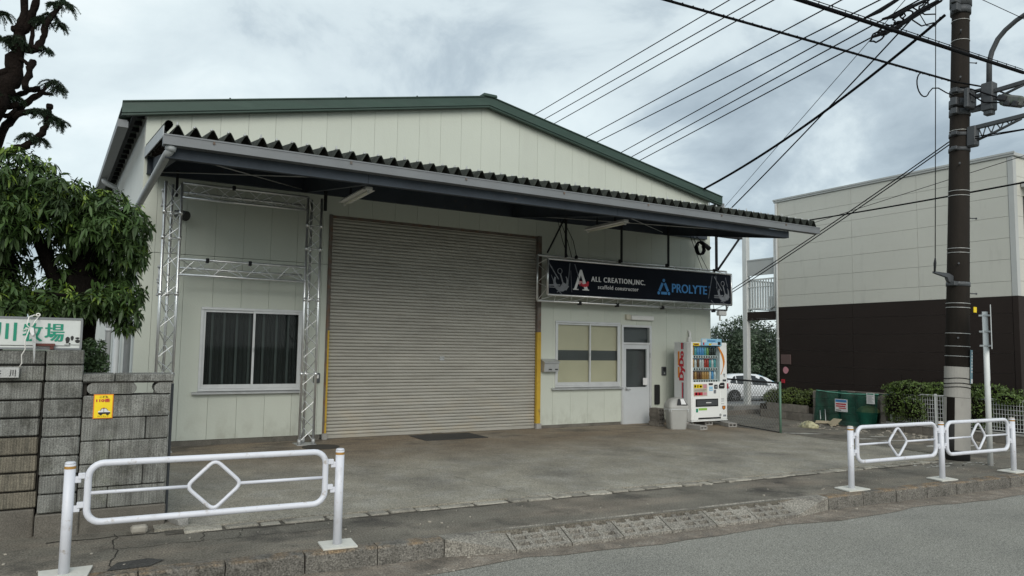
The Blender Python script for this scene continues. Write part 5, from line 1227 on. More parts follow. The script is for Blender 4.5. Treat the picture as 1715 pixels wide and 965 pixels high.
# planter hedge next to the apartment
FX = 15.3
pw = thing('planter_wall', 'low block planter wall in front of the dark apartment wall', 'wall', (FX, -.5, 0))
for i in range(2):
    for k in range(6):
        y = -1.22 + k * .40 + (.2 if i else 0)
        if y + .39 < .55: q = MB(); q.box(FX, FX + .12, y + .003, y + .395, -.0 + i * .19 + .003, i * .19 + .187, .005); q.build('block', 'old_block', pw)
q = MB(); q.box(FX + .125, AX - .1, -1.2, .5, 0, .33); q.build('soil_fill', 'soil', pw)
hd = thing('clipped_hedge', 'clipped green hedge in the planter left of the rubbish point', 'hedge', (15.8, -.3, .35))
bx = [(15.68, -.85, .50, .42, .34, .26), (15.68, -.35, .50, .42, .42, .27), (15.72, .15, .48, .42, .38, .26)]
q = MB(); hedge_core(q, bx, .62); q.build('branches', 'bark', hd)['kind'] = 'stuff'; leaf_mass('foliage', 'leaf_hedge', hd, bx, 7000, .055, 3)
# rubbish enclosure
rb = thing('rubbish_enclosure', 'open block enclosure for rubbish bags behind the green net', 'enclosure', (15.7, -2.1, 0))
for yy_ in (-1.30, -3.04):
    for i in range(4):
        for k in range(2):
            x0 = FX - .02 + k * .40 + (.0 if i % 2 else -.0); q = MB(); q.box(x0 + .003, x0 + .395, yy_ - .06, yy_ + .06, i * .19 + .003, i * .19 + .187, .005); q.build('block', 'old_block', rb)
for i in range(4):
    for k in range(4):
        y0 = -2.97 + k * .40; q = MB(); q.box(16.15, 16.25, y0 + .003, y0 + .395, i * .19 + .003, i * .19 + .187, .005); q.build('block', 'old_block', rb)
q = MB(); q.box(FX, 16.14, -2.97, -1.37, .004, .02); q.build('floor_slab', 'cement_block', rb)
nt_ = thing('rubbish_net', 'dark green net stretched over the front of the rubbish enclosure', 'net', (15.25, -2.1, .75))
q = MB(); ny, nz = 26, 10
def NP(i, j):
    u, v = i / ny, j / nz; y = -1.37 - 1.60 * u; sag = .05 * math.sin(u * math.pi) * (1 - v) ; z = .03 + (.75 - .035 * math.sin(u * math.pi)) * v
    return (15.255 - .10 * (1 - v) - .02 * math.sin(u * 25 + v * 3) - sag, y + .012 * math.sin(v * 9 + u * 7), z)
for i in range(ny):
    for j in range(nz): q.poly([NP(i, j), NP(i + 1, j), NP(i + 1, j + 1), NP(i, j + 1)], True)
for i in range(ny):
    a, b = NP(i, nz), NP(i + 1, nz); q.poly([a, b, (b[0] + .85, b[1], b[2] - .04 + .03 * math.sin(i)), (a[0] + .85, a[1], a[2] - .04 + .03 * math.sin(i - 1))], True)
q.build('sheet', 'net_green', nt_)
q = MB(); q.tube([NP(i, nz) for i in range(ny + 1)], .010, 6); q.build('edge_rope', 'net_cord', nt_)
def ysign(name, y0, y1, z0, z1, x, label, marks):
    t = thing(name, label, 'sign', (x, (y0 + y1) / 2, z0))
    q = MB(); q.box(x - .004, x + .003, y0, y1, z0, z1); q.build('board', 'print_white', t)
    for k, (a, b, c_, d_, m_) in enumerate(marks):
        q = MB(); q.box(x - .0065, x - .0042, y1 - (y1 - y0) * b, y1 - (y1 - y0) * a, z0 + (z1 - z0) * c_, z0 + (z1 - z0) * d_); q.build('print', m_, t)
ysign('warning_board', -2.30, -1.98, .335, .62, 15.10, 'white notice with a blue heading and red lines hung on the green net', [(.05, .95, .76, .95, 'print_blue'), (.08, .9, .55, .66, 'print_red'), (.08, .85, .38, .48, 'print_red'), (.3, .9, .24, .31, 'print_red'), (.08, .5, .08, .14, 'print_black')])
ysign('schedule_board', -2.93, -2.74, .56, .80, 15.16, 'tall pale notice hung high at the right of the green net', [(.1, .9, .85, .95, 'print_green')] + [(.12, .88 - .1 * (k % 3), .1 + k * .1, .13 + k * .1, 'print_grey') for k in range(7)])
t = thing('green_bin', 'green plastic tub with a yellow net heaped on top, behind the green net', 'bin', (15.55, -2.52, .02))
q = MB(); q.tube([(15.55, -2.52, .022), (15.55, -2.52, .30), (15.55, -2.52, .305), (15.55, -2.52, .34)], [.19, .24, .265, .265], 20); q.build('tub', 'bin_green', t)
q = MB(); n = 14
for i in range(n):
    for j in range(5):
        f = lambda i, j: (15.55 + .25 * math.cos(j / 5 * math.pi / 2) * math.cos(2 * math.pi * i / n) * (1 + .08 * math.sin(i * 3)), -2.52 + .25 * math.cos(j / 5 * math.pi / 2) * math.sin(2 * math.pi * i / n), .345 + .13 * math.sin(j / 5 * math.pi / 2) * (1 + .15 * math.sin(i * 2.3 + j)))
        q.poly([f(i, j), f((i + 1) % n, j), f((i + 1) % n, j + 1), f(i, j + 1)], True)
q.build('heaped_net', 'net_yellow', t)
q = MB(); n = 16
for i in range(n):
    for j in range(6):
        def f(i, j):
            a = 2 * math.pi * i / n; e_ = j / 6 * math.pi / 2; k = 1 + .16 * math.sin(i * 2.7 + j * 1.9) + .08 * math.sin(i * 5.1)
            return (14.12 + .13 * math.cos(e_) * math.cos(a) * k, -2.02 + .23 * math.cos(e_) * math.sin(a) * k, .004 + .125 * math.sin(e_) * (1 + .25 * math.sin(i * 1.7 + j * 2)))
        q.poly([f(i, j), f((i + 1) % n, j), f((i + 1) % n, j + 1), f(i, j + 1)], True)
single(q, 'rubbish_bag', 'bag_yellow', 'crumpled pale yellow rubbish bag lying on the ground left of the net', 'bag', (14.12, -2.02, 0))
t = thing('cardboard_sheet', 'flattened cardboard box leaning at the foot of the green net', 'cardboard', (14.9, -2.0, 0))
for P in ([(14.85, -1.62, .03), (14.95, -1.95, .05), (15.0, -1.90, .10), (14.92, -1.60, .09)], [(14.9, -1.92, .05), (14.82, -2.18, .02), (14.98, -2.24, .17), (15.02, -2.0, .17)], [(14.9, -1.95, .03), (14.78, -2.10, .008), (14.9, -2.22, .06), (14.98, -2.10, .08)]):
    q = MB(); n_ = (Vector(P[1]) - Vector(P[0])).cross(Vector(P[2]) - Vector(P[0])).normalized() * .008; q.prism(P, n_); q.build('flap', 'cardboard', t)
for lab, (a, b) in (('thin white stick leaning inside the green net, the longer one', ((15.0, -1.80, .08), (15.22, -1.62, .36))), ('thin white stick leaning inside the green net, the shorter left one', ((15.0, -1.66, .12), (15.2, -1.50, .32)))):
    q = MB(); q.tube([a, b], .010, 6); single(q, 'white_stick', 'galvanised', lab, 'stick', a)
q = MB()
for i in range(150):
    x, y = rnd(14.1, 15.2), rnd(-5.4, -1.3); s_ = rnd(.008, .028); q.obox((x, y, s_ * .3), (Vector((1, rnd(-2, 2), 0)).normalized(), EZ.cross(Vector((1, .5, 0))).normalized(), EZ), (s_, s_ * .7, s_ * .3), s_ * .1)
tag(q.build('litter', 'pebble'), kind='stuff')
# mesh fence on a low block wall with ivy
mf = thing('mesh_fence', 'white wire mesh fence on a low block wall, half covered by ivy', 'fence', (FX, -5.5, 0))
for i in range(1):
    y = -3.12; k = 0
    while y > -9: q = MB(); q.box(FX - .02, FX + .10, y - .395, y - .003, .0, .165, .005); q.build('block', 'old_block', mf); y -= .40; k += 1
q = MB(); q.box(FX - .035, FX + .115, -9.1, -3.11, .166, .20, .005); q.build('coping', 'cement_block', mf)
py = [-3.20, -4.18, -5.16, -6.14, -7.12, -8.1]
for y in py: q = MB(); q.box(FX + .02, FX + .06, y - .02, y + .02, .20, .86, .004); q.build('post', 'white_steel', mf)
for a, b in zip(py[:-1], py[1:]):
    q = MB()
    for k in range(1, 19): y = a + (b - a) * k / 19; q.box(FX + .012, FX + .018, y - .003, y + .003, .235, .84)
    for z in (.235, .30, .385, .47, .555, .64, .725, .81, .84): q.box(FX + .006, FX + .012, b + .022, a - .022, z - .0035, z + .0035)
    q.box(FX + .0, FX + .02, b + .022, a - .022, .232, .246); q.box(FX + .0, FX + .02, b + .022, a - .022, .828, .842)
    q.build('mesh_panel', 'white_steel', mf)
iv = thing('ivy_hedge', 'bushy ivy hedge spilling over the white mesh fence', 'hedge', (15.7, -5.0, .2))
bx = [(15.75, -3.35, .72, .30, .34, .30), (15.70, -3.85, .84, .30, .40, .24), (15.25, -3.34, .58, .13, .28, .42), (15.25, -3.74, .50, .12, .32, .32), (15.35, -3.6, .92, .2, .6, .20), (15.45, -3.5, .95, .2, .45, .16), (15.5, -4.3, .98, .2, .5, .14), (15.75, -4.4, .86, .30, .45, .20), (15.75, -5.0, .84, .30, .45, .24), (15.26, -5.08, .60, .12, .26, .38), (15.28, -4.85, .80, .12, .3, .2), (15.45, -5.1, .98, .2, .5, .15), (15.26, -5.6, .85, .1, .3, .12), (15.7, -5.6, .78, .28, .4, .24), (15.8, -6.3, .80, .3, .55, .28), (15.8, -7.2, .8, .3, .6, .3), (15.85, -4.4, .5, .12, 1.2, .3)]
q = MB(); hedge_core(q, bx, .5); q.build('branches', 'bark', iv)['kind'] = 'stuff'; leaf_mass('foliage', 'leaf_ivy', iv, bx, 19000, .052, 5, flat_=.75)
q = MB()
for k in range(16):
    y = rnd(-5.2, -3.2); p = Vector((15.6, y, .95)); pts = [p]
    for s_ in range(4): p = p + Vector((rnd(-.06, .06), rnd(-.09, .09), rnd(.02, .08))); pts.append(p)
    q.tube(pts, .004, 4)
q.build('stray_twig', 'bark', iv)

# ================================================================== CAR
car = thing('parked_car', 'white hatchback parked behind the chain link fence', 'car', (31.9, 17.2, -1.15), rz=R(-23))
st_ = [(-.62, .30, .62, .95, .66, .70), (-.58, .26, .62, 1.02, .74, .98), (-.35, .20, .62, 1.02, .80, 1.34), (.10, .18, .60, .99, .83, 1.50), (.8, .18, .60, .95, .845, 1.54), (1.5, .18, .58, .92, .845, 1.52), (2.1, .18, .56, .90, .84, 1.34), (2.55, .18, .56, .93, .83, 1.02), (3.1, .20, .56, .84, .80, .88), (3.35, .25, .52, .72, .72, .76), (3.42, .30, .5, .6, .60, .62)]
rings = []
for x, zb, zm, zt, w, zr in st_:
    roof_w = w * .70 if zr > zt + .1 else w * .9
    half = [(w * .92, zb), (w, zm), (w * .985, zt), (roof_w, max(zr - .05, zt + .01)), (roof_w * .6, max(zr, zt + .02))]
    rings.append([(x, y, z) for y, z in half] + [(x, -y, z) for y, z in reversed(half)])
q = MB(); loft(q, [list(reversed(r_)) for r_ in rings]); q.build('body', 'car_white', car, local=True)
def side_pt(x, t, sg, off=.012):
    for a, b in zip(st_[:-1], st_[1:]):
        if a[0] <= x <= b[0]:
            f = (x - a[0]) / (b[0] - a[0]); I = [p + (r_ - p) * f for p, r_ in zip(a, b)]; break
    _, zb, zm, zt, w, zr = I; rw = w * .70
    return (x, sg * (w * .985 + (rw - w * .985) * t + off), zt + (zr - .05 - zt) * t)
for sg in (1, -1):
    for X in (((-.26, .02), (.12, .0), (.12, .93), (.0, .90)), ((.17, .0), (1.0, .0), (1.0, .97), (.17, .94)), ((1.05, .0), (2.22, .02), (1.74, .93), (1.05, .97))):
        P = [side_pt(x, t, sg) for x, t in X]; q = MB(); q.prism(P, (0, -sg * .008, 0)); q.build('side_window', 'car_glass', car, local=True)
    q = MB(); q.obox((1.95, sg * .93, .99), (EX, EY, EZ), (.07, .09, .055), .03); q.build('mirror', 'car_white', car, local=True)
    q = MB(); q.obox((-.50, sg * .735, .86), (EX, EY, EZ), (.16, .09, .15), .03); q.build('tail_lamp', 'tail_red', car, local=True)
    for x in (.0, 2.5):
        q = MB(); q.tube([(x, sg * .70, .30), (x, sg * .855, .30)], .305, 24); wh = q.build('wheel', 'tyre', car, local=True)
        q = MB()
        for k in range(5):
            a = 2 * math.pi * k / 5; q.obox((x + .10 * math.cos(a), sg * .858, .30 + .10 * math.sin(a)), (Vector((math.cos(a), 0, math.sin(a))), EY, Vector((-math.sin(a), 0, math.cos(a)))), (.10, .008, .024), .004)
        q.build('rim', 'rim', wh, local=True)
        q = MB(); q.tube([(x, sg * .70, .31), (x, sg * .842, .31)], .36, 24); q.build('wheel_arch', 'tyre', car, local=True)
    q = MB(); q.prism([(.35, sg * .852, .30), (2.1, sg * .852, .34), (2.1, sg * .852, .40), (.35, sg * .852, .34)], (0, -sg * .02, 0)); q.build('sill_trim', 'car_white', car, local=True)
q = MB(); q.prism([(1.62, -.50, 1.475), (1.62, .50, 1.475), (2.42, .66, 1.10), (2.42, -.66, 1.10)], (0.01, 0, .012)); q.build('windscreen', 'print_sky', car, local=True)
q = MB(); q.prism([(-.50, -.52, 1.10), (-.50, .52, 1.10), (-.33, .46, 1.36), (-.33, -.46, 1.36)], (-.02, 0, .01)); q.build('rear_window', 'car_glass', car, local=True)

# ================================================================== UTILITY POLE
PX, PY = 12.23, -6.28
pole = thing('utility_pole', 'dark concrete utility pole with grey sleeve and steel brackets', 'utility pole', (PX, PY, 0))
rad = lambda z: .187 - .0075 * z
q = MB(); q.tube([(PX, PY, -.1), (PX, PY, 4), (PX, PY, 8), (PX, PY, 11.2)], [rad(0), rad(4), rad(8), rad(11.2)], 28); q.build('shaft', 'pole_concrete', pole)
q = MB(); q.tube([(PX, PY, .0), (PX, PY, .62)], rad(0) + .004, 28); q.build('base_wrap', 'pole_black', pole)
def sleeve(z0, z1, a0, a1, nm):
    q = MB(); n = 18; r_ = rad((z0 + z1) / 2) + .010
    for k in range(n):
        a, b = R(a0 + (a1 - a0) * k / n), R(a0 + (a1 - a0) * (k + 1) / n); P = lambda g, z, rr=r_: (PX + rr * math.cos(g), PY + rr * math.sin(g), z)
        q.poly([P(a, z0), P(b, z0), P(b, z1), P(a, z1)], True)
    q.build(nm, 'sleeve_grey', pole)
# camera sees the pole from direction about -119 degrees
sleeve(1.00, 1.49, -250, -20, 'sleeve'); sleeve(.16, .995, -160, -40, 'sleeve_sheet'); sleeve(.25, .995, -250, -199, 'sleeve_sheet')
q = MB()
for z in (1.30, 1.22, 1.16): q.tube([(PX + (rad(z) + .014) * math.cos(a), PY + (rad(z) + .014) * math.sin(a), z + .012 * math.sin(a * 2)) for a in np.linspace(0, 2 * math.pi, 24)[:-1]], .007, 6, closed=True)
q.build('tie_wire', 'wire_black', pole)
for z in (1.66, 1.82, 2.03, 2.45, 2.52, 2.86, 3.35, 3.42, 4.30, 4.38, 5.34, 5.40, 6.02, 6.95, 7.30):
    q = MB(); q.tube([(PX + (rad(z) + .004) * math.cos(a), PY + (rad(z) + .004) * math.sin(a), z) for a in np.linspace(0, 2 * math.pi, 28)[:-1]], .0052, 6, closed=True); q.build('steel_band', 'band_steel', pole)
for k, z in enumerate((1.95, 2.7, 3.15, 3.95, 4.8, 5.25, 6.25, 6.6, 7.05)):
    a = R(-150 if k % 2 == 0 else -30); q = MB(); q.tube([(PX + rad(z) * math.cos(a) * .95, PY + rad(z) * math.sin(a) * .95, z), (PX + (rad(z) + .13) * math.cos(a), PY + (rad(z) + .13) * math.sin(a), z)], .009, 6); q.tube([(PX + (rad(z) + .125) * math.cos(a), PY + (rad(z) + .125) * math.sin(a), z), (PX + (rad(z) + .14) * math.cos(a), PY + (rad(z) + .14) * math.sin(a), z)], .016, 6); q.build('step_bolt', 'bracket_grey', pole)
for z0, z1, ex in ((7.42, 7.55, .10), (7.55, 7.75, .16), (5.80, 5.93, .07), (6.02, 6.10, .05), (5.66, 5.76, .05), (5.30, 5.36, .03), (5.05, 5.11, .03), (2.80, 2.87, .02)):
    q = MB(); r_ = rad(z0) + .006 + ex * .18; q.tube([(PX, PY, z0), (PX, PY, z1)], r_, 20); q.obox((PX - r_, PY - .03, (z0 + z1) / 2), (EX, EY, EZ), (.06 + ex * .4, .05, (z1 - z0) * .5), .008); q.build('collar', 'bracket_grey', pole)
q = MB(); q.obox((PX - .10, PY - .22, 5.88), (EX, EY, EZ), (.13, .035, .16), .01); q.obox((PX - .10, PY - .26, 5.90), (EX, EY, EZ), (.05, .012, .08), .006); q.build('clamp_plate', 'bracket_grey', pole)
# arms to the right
def arm(p0, p1, name, drop, lattice):
    p0, p1 = Vector(p0), Vector(p1); dd = (p1 - p0).normalized(); sd = dd.cross(EZ).normalized(); q = MB()
    q.obox((p0 + p1) / 2, (dd, sd, sd.cross(dd)), ((p1 - p0).length / 2, .032, .032), .004); a = q.build(name, 'bracket_grey', pole)
    b0 = p0 - EZ * drop; b1 = p0.lerp(p1, .78) - EZ * .04
    q = MB(); q.tube([b0, b0.lerp(b1, .5) - EZ * .01, b0.lerp(b1, .92), b1], .022, 8); q.build('arm_brace', 'bracket_grey', a)
    if lattice:
        for k in range(5):
            t0, t1 = .12 + k * .14, .12 + (k + .5) * .14
            q = MB(); q.tube([p0.lerp(p1, t0), b0.lerp(b1, min(1, t1 / .78))], .010, 5); q.tube([b0.lerp(b1, min(1, t1 / .78)), p0.lerp(p1, t0 + .13)], .010, 5); q.build('arm_lattice', 'bracket_grey', a)
    return a
arm((PX, PY - .15, 5.93), (PX, PY - 1.20, 5.98), 'cable_arm', .20, False)
arm((PX, PY - .18, 5.41), (PX, PY - 1.15, 5.44), 'lattice_arm', .24, True)
q = MB(); q.box(PX - .07, PX + .07, PY - .29, PY - .14, 5.10, 5.44, .02); q.build('arm_plate', 'bracket_grey', pole)
q = MB(); q.prism([(PX - .17, PY - .02, 2.82), (PX - .30, PY - .02, 2.86), (PX - .34, PY - .02, 2.92), (PX - .68, PY - .02, 2.955), (PX - .68, PY - .02, 2.985), (PX - .30, PY - .02, 2.99), (PX - .17, PY - .02, 2.96)], (0, .05, 0)); q.build('guy_bracket', 'bracket_grey', pole)
q = MB(); q.tube([(PX - .67, PY, 2.97), (PX - .665, PY, 3.12), (PX - .66, PY, 3.2)], [.014, .022, .010], 8); q.build('turnbuckle', 'steel_dark', pole)
q = MB(); q.box(PX - .1, PX + 1.2, PY - .06, PY + .06, 8.75, 8.87); q.box(PX - 1.2, PX + 1.3, PY - .1, PY - .02, 10.2, 10.32); q.box(PX - .9, PX + .9, PY - .1, PY - .02, 9.6, 9.7); q.build('crossarm', 'bracket_grey', pole)
q = MB(); q.box(PX + .075, PX + .155, PY - .215, PY - .20, 2.38, 2.47, .003); q.obox((PX + .115, PY - .207, 2.425), (EX, EY, EZ), (.001, .001, .001)); q.build('yellow_tag', 'print_yellow', pole)
a_ = R(-74); rr = rad(1.5) + .022
q = MB(); q.obox((PX + rr * math.cos(a_), PY + rr * math.sin(a_), 1.50), (Vector((math.cos(a_), math.sin(a_), 0)), Vector((-math.sin(a_), math.cos(a_), 0)), EZ), (.006, .055, .27), .003)
plate_ = t = single(q, 'pole_plate', 'plate_blue', 'narrow blue vertical plate strapped to the utility pole', 'plate', (PX + .15, PY - .15, 1.23))
q = MB(); rr += .0075
for k in range(7): q.obox((PX + rr * math.cos(a_), PY + rr * math.sin(a_), 1.72 - k * .05), (Vector((math.cos(a_), math.sin(a_), 0)), Vector((-math.sin(a_), math.cos(a_), 0)), EZ), (.001, .026, .014))
q.obox((PX + rr * math.cos(a_), PY + rr * math.sin(a_), 1.27), (Vector((math.cos(a_), math.sin(a_), 0)), Vector((-math.sin(a_), math.cos(a_), 0)), EZ), (.001, .05, .035))
q.build('print', 'print_white', t)
lampp = thing('street_lamp', 'curved grey street lamp arm with its ballast box strapped to the utility pole', 'street lamp', (PX, PY - .46, 5.6))
LXp, LYp = PX, PY - .46
q = MB(); q.box(LXp - .08, LXp + .08, LYp - .09, LYp + .09, 5.64, 6.10, .012); q.box(LXp - .06, LXp + .06, LYp - .07, LYp + .06, 5.57, 5.639, .01); q.build('box', 'bracket_grey', lampp)
q = MB(); q.tube([(LXp, LYp, 6.10), (LXp, LYp, 6.46), (LXp, LYp - .04, 6.62), (LXp, LYp - .13, 6.80), (LXp, LYp - .24, 6.91), (LXp, LYp - .40, 7.01), (LXp, LYp - .60, 7.09), (LXp, LYp - .95, 7.18), (LXp, LYp - 1.4, 7.25)], [.042, .041, .040, .039, .038, .037, .036, .035, .034], 12); q.build('arm', 'bracket_grey', lampp)
q = MB(); q.obox((LXp, LYp - 1.7, 7.29), (EX, Vector((0, .99, -.14)).normalized(), Vector((0, .14, .99)).normalized()), (.11, .32, .06), .04); q.build('head', 'white_plastic', lampp)
q = MB(); q.box(LXp - .03, LXp + .03, LYp + .09, LYp + .28, 5.68, 5.74, .005); q.build('strap', 'bracket_grey', lampp); q = MB(); q.box(LXp - .03, LXp + .03, LYp + .09, LYp + .28, 6.0, 6.05, .005); q.build('strap', 'bracket_grey', lampp)
t = thing('cable_closure', 'mossy grey cable junction box hung from wires right of the utility pole', 'junction box', (PX, PY - .77, 5.7))
q = MB(); dd = Vector((0, 1, .38)).normalized(); up_ = Vector((0, -.38, 1)).normalized()
q.obox((PX, -7.09, 5.71), (EX, dd, up_), (.085, .165, .085), .03); q.build('box', 'closure_grey', t)
q = MB(); q.obox((PX - .08, -6.98, 5.77), (EX, dd, up_), (.05, .07, .05), .02); q.obox((PX - .08, -7.05, 5.66), (EX, dd, up_), (.04, .05, .04), .02); q.obox((PX - .07, -7.16, 5.63), (EX, dd, up_), (.04, .05, .05), .02); q.build('end_cap', 'black_plastic', t)
q = MB()
for dz in (.06, .0, -.07): q.tube([(PX, -7.24, 5.66 + dz), (PX + .3, -7.42, 5.62 + dz), (PX + 2.6, -7.42, 5.80 + dz * .5)], .011, 6)
q.tube([(PX - .02, -6.95, 5.78), (PX - .10, -6.75, 5.90), (PX - .16, -6.55, 6.02), (PX - .22, -6.40, 6.08)], .011, 6); q.tube([(PX - .02, -6.95, 5.72), (PX - .12, -6.72, 5.76), (PX - .2, -6.5, 5.98)], .011, 6); q.build('tail_cable', 'wire_black', t)
LEAN = Matrix.Translation((PX, PY, 0)) @ Matrix.Rotation(R(2.5), 4, Vector((.5, .865, 0))) @ Matrix.Translation((-PX, -PY, 0))
for o_ in (pole, lampp, t, plate_): o_.matrix_world = LEAN @ Matrix.Translation(o_.location)       # the pole leans a little
# sign post with its sign seen edge-on
t = thing('sign_post', 'white tubular sign post with a sign seen edge on', 'sign post', (12.10, -6.86, 0))
q = MB(); q.tube([(12.10, -6.86, 0), (12.10, -6.86, 2.36)], .040, 14); q.build('pole', 'white_steel', t)
dpl = Vector((12.1, 6.17, 0)).normalized(); pn_ = Vector((-dpl.y, dpl.x, 0))
cpt = Vector((12.10, -6.86, 2.12)) - pn_ * .075
q = MB(); q.obox(cpt, (dpl, pn_, EZ), (.20, .006, .34), .004); q.build('sign_plate', 'aluminium', t)
for z in (2.30, 2.05, 1.83):
    q = MB(); q.obox(Vector((12.10, -6.86, z)) - pn_ * .03, (dpl, pn_, EZ), (.045, .050, .014), .003); q.obox(Vector((12.10, -6.86, z)) + pn_ * .055, (dpl, pn_, EZ), (.012, .03, .014), .003); q.build('clamp', 'galvanised', t)
q = MB(); q.obox(Vector((12.10, -6.86, 1.25)) - pn_ * .042, (dpl, pn_, EZ), (.02, .004, .04)); q.build('label', 'print_black', t)

# ================================================================== WIRES
def sagpts(p0, p1, sag, n=16):
    p0, p1 = Vector(p0), Vector(p1)
    return [p0.lerp(p1, i / n) - EZ * sag * 4 * (i / n) * (1 - i / n) for i in range(n + 1)]
def wire(label, p0, p1, r_, sag=0.0, group=None, n=16, cat='wire', name='overhead_wire'):
    q = MB(); q.tube(sagpts(p0, p1, sag, n), r_, 6); return single(q, name, 'wire_black', label, cat, tuple(p0), group)
C0 = Vector((0, -13.03, 1.7))

PAR = 'thin parallel wires from the pole head over the roof'
for KW, (p0, p1) in enumerate((((12.78, -6.3, 10.23), (14.96, 13.59, 10.83)), ((12.76, -6.3, 9.86), (14.99, 12.96, 10.46)), ((12.74, -6.3, 9.65), (15.29, 12.7, 10.25)))):
    wire(['highest of the parallel thin wires meeting the right roof slope', 'second highest of the parallel thin wires meeting the right roof slope', 'third highest of the parallel thin wires meeting the right roof slope'][KW], p0, tuple(Vector(p0).lerp(Vector(p1), 2.2)), .015, 0, PAR)
for KW, (p0, p1) in enumerate((((12.7, -6.3, 8.89), (16.02, 11.74, 9.49)), ((12.67, -6.3, 8.46), (15.83, 10.92, 9.06)))):
    wire(['fourth thin parallel wire down, upper of the middle pair over the right roof slope', 'fifth thin parallel wire down, lower of the middle pair over the right roof slope'][KW], p0, tuple(Vector(p0).lerp(Vector(p1), 2.2)), .015, 0, PAR)
for KW, (p0, p1) in enumerate((((12.67, -6.3, 8.35), (17.54, 11.54, 8.95)), ((12.65, -6.3, 8.13), (17.83, 11.32, 8.73)), ((12.64, -6.3, 7.9), (17.88, 10.93, 8.5)))):
    wire(['sixth thin parallel wire down, first of the lowest three over the roof slope', 'seventh thin parallel wire down, middle of the lowest three over the roof slope', 'lowest of the thin parallel wires, meeting the roof slope farthest right'][KW], p0, tuple(Vector(p0).lerp(Vector(p1), 2.2)), .015, 0, PAR)
wire('very thin wire slanting steeply from the pole head down behind the canopy tip', (12.69, -6.3, 8.82), (22.75, 9.85, 6.82), .008)
wire('thick black cable sagging from the pole top to the right roof edge of the warehouse', (12.30, -6.3, 7.42), (12.78, -.19, 5.60), .026, .20, None, 24, 'cable', 'service_cable')
wire('steep black cable from the pole top to the warehouse wall under the canopy', (12.19, -6.3, 7.87), (13.19, .12, 4.62), .014, .06, None, 16, 'cable', 'service_cable')
q = MB(); q.tube(sagpts((-25, -7.39, 4.832), (12.32, -7.44, 6.05), .0), .026, 8); q.tube(sagpts((12.32, -7.44, 6.05), (26, -7.5, 6.6), .1), .020, 8); q.tube(sagpts((-25, -7.39, 4.91), (12.32, -7.44, 6.10), .0), .006, 5)
for k in range(60):
    x = -3 + k * .256; z = 5.55 + .5 * (k * .256) / 15.32; q.tube([(x, -7.42, z), (x + .03, -7.42, z + .075)], .006, 4)
single(q, 'trunk_cable', 'wire_black', 'thick black cable bundle with a messenger wire passing in front of the pole', 'cable', (12.32, -7.44, 6.05))
q = MB(); q.tube(sagpts((-25, -6.42, 4.89), (12.05, -6.55, 6.13), .0, 30), .017, 8)
for k in range(46):
    x = 4 + k * .176; z = 5.66 + .47 * (x + 2) / 14.05; q.tube([(x, -6.52, z), (x + .03, -6.52, z + .028)], .012, 5)
q.tube(sagpts((12.05, -6.55, 6.13), (12.9, -6.66, 6.16), .0), .014, 6); q.tube(sagpts((12.9, -6.66, 6.16), (22, -6.7, 6.5), .1), .014, 6)
q.tube([(11.2, -6.55, 6.11)] + [(11.15 + .17 * math.cos(a), -6.56, 5.90 + .19 * math.sin(a)) for a in np.linspace(R(100), R(330), 14)] + [(11.42, -6.55, 5.90), (11.6, -6.54, 5.94), (11.85, -6.52, 5.92), (12.1, -6.5, 5.92)], .010, 6)
single(q, 'spiral_cable', 'wire_black', 'black spiral wrapped cable with a hanging loop left of the pole', 'cable', (12.05, -6.55, 6.13))
wire('thin vertical stay wire hanging left of the pole down to the small steel bracket', (12.0, -6.33, 7.9), tuple(LEAN @ Vector((PX - .66, PY, 3.2))), .007, 0, None, 4)
for k in (0, 1):
    wire(('upper' if k == 0 else 'lower') + ' of two close black wires from the pole to the right end of the banner', (12.2, -6.35, 5.20 - .05 * k), (13.33, -.5, 3.14 - .07 * k), .010, .04, 'drop wires to the banner')
wire('black cable crossing in front of the pale upper wall of the apartment building', (14.07, -7.0, 4.72), (15.91, .3, 5.08), .016, .03, None, 16, 'cable', 'service_cable')
wire('thin wire crossing in front of the pale apartment wall and meeting its black cable', (14.11, -7.0, 5.25), (15.95, .3, 4.83), .006)
wire('thin grey wire at the top right corner behind the street lamp arm', (12.4, -6.6, 7.72), (12.6, -9.5, 5.0), .006)
for k in (0, 1): wire(('upper' if k == 0 else 'lower') + ' thin wire leaving the picture under the lattice arm of the pole', (12.32, -6.70, 5.22 - .03 * k), (12.32, -9.5, 5.0 + .05 * k), .009, 0, 'wires under the lattice arm')
# knot of splices and insulating sleeves near the pole head
t = thing('cable_splice', 'tangle of thick black splices and loops on the wires left of the pole head', 'cable splice', (12.3, -6.3, 7.6))
for p in ([(10.09, -6.3, 6.82), (10.5, -6.3, 7.05), (10.95, -6.3, 7.34), (11.4, -6.3, 7.66)], [(10.55, -6.3, 6.92), (10.9, -6.3, 7.06), (11.3, -6.3, 7.30), (11.9, -6.3, 7.62)], [(10.69, -6.3, 6.74), (11.1, -6.3, 7.0), (11.5, -6.3, 7.28), (12.1, -6.3, 7.62)], [(10.27, -6.3, 6.56), (10.6, -6.3, 6.72), (10.9, -6.3, 6.86), (11.3, -6.3, 7.1), (12.2, -6.3, 7.64)]):
    q = MB(); q.tube(p, [.018, .036, .030, .022] + [.018] * (len(p) - 4), 8); q.build('sleeve', 'wire_black', t)
for c_ in ((10.6, 6.75), (10.9, 6.88), (11.0, 7.05), (11.2, 7.15), (11.7, 7.40), (10.4, 6.60)):
    q = MB(); q.tube([(c_[0] + rnd(-.03, .03) + .14 * math.cos(a) * 1.2, -6.3 + rnd(-.03, .03), c_[1] + .07 * math.sin(a) + .09 * math.cos(a)) for a in np.linspace(0, 2 * math.pi, 14)[:-1]], .014, 5, closed=True); q.build('loop', 'wire_black', t)
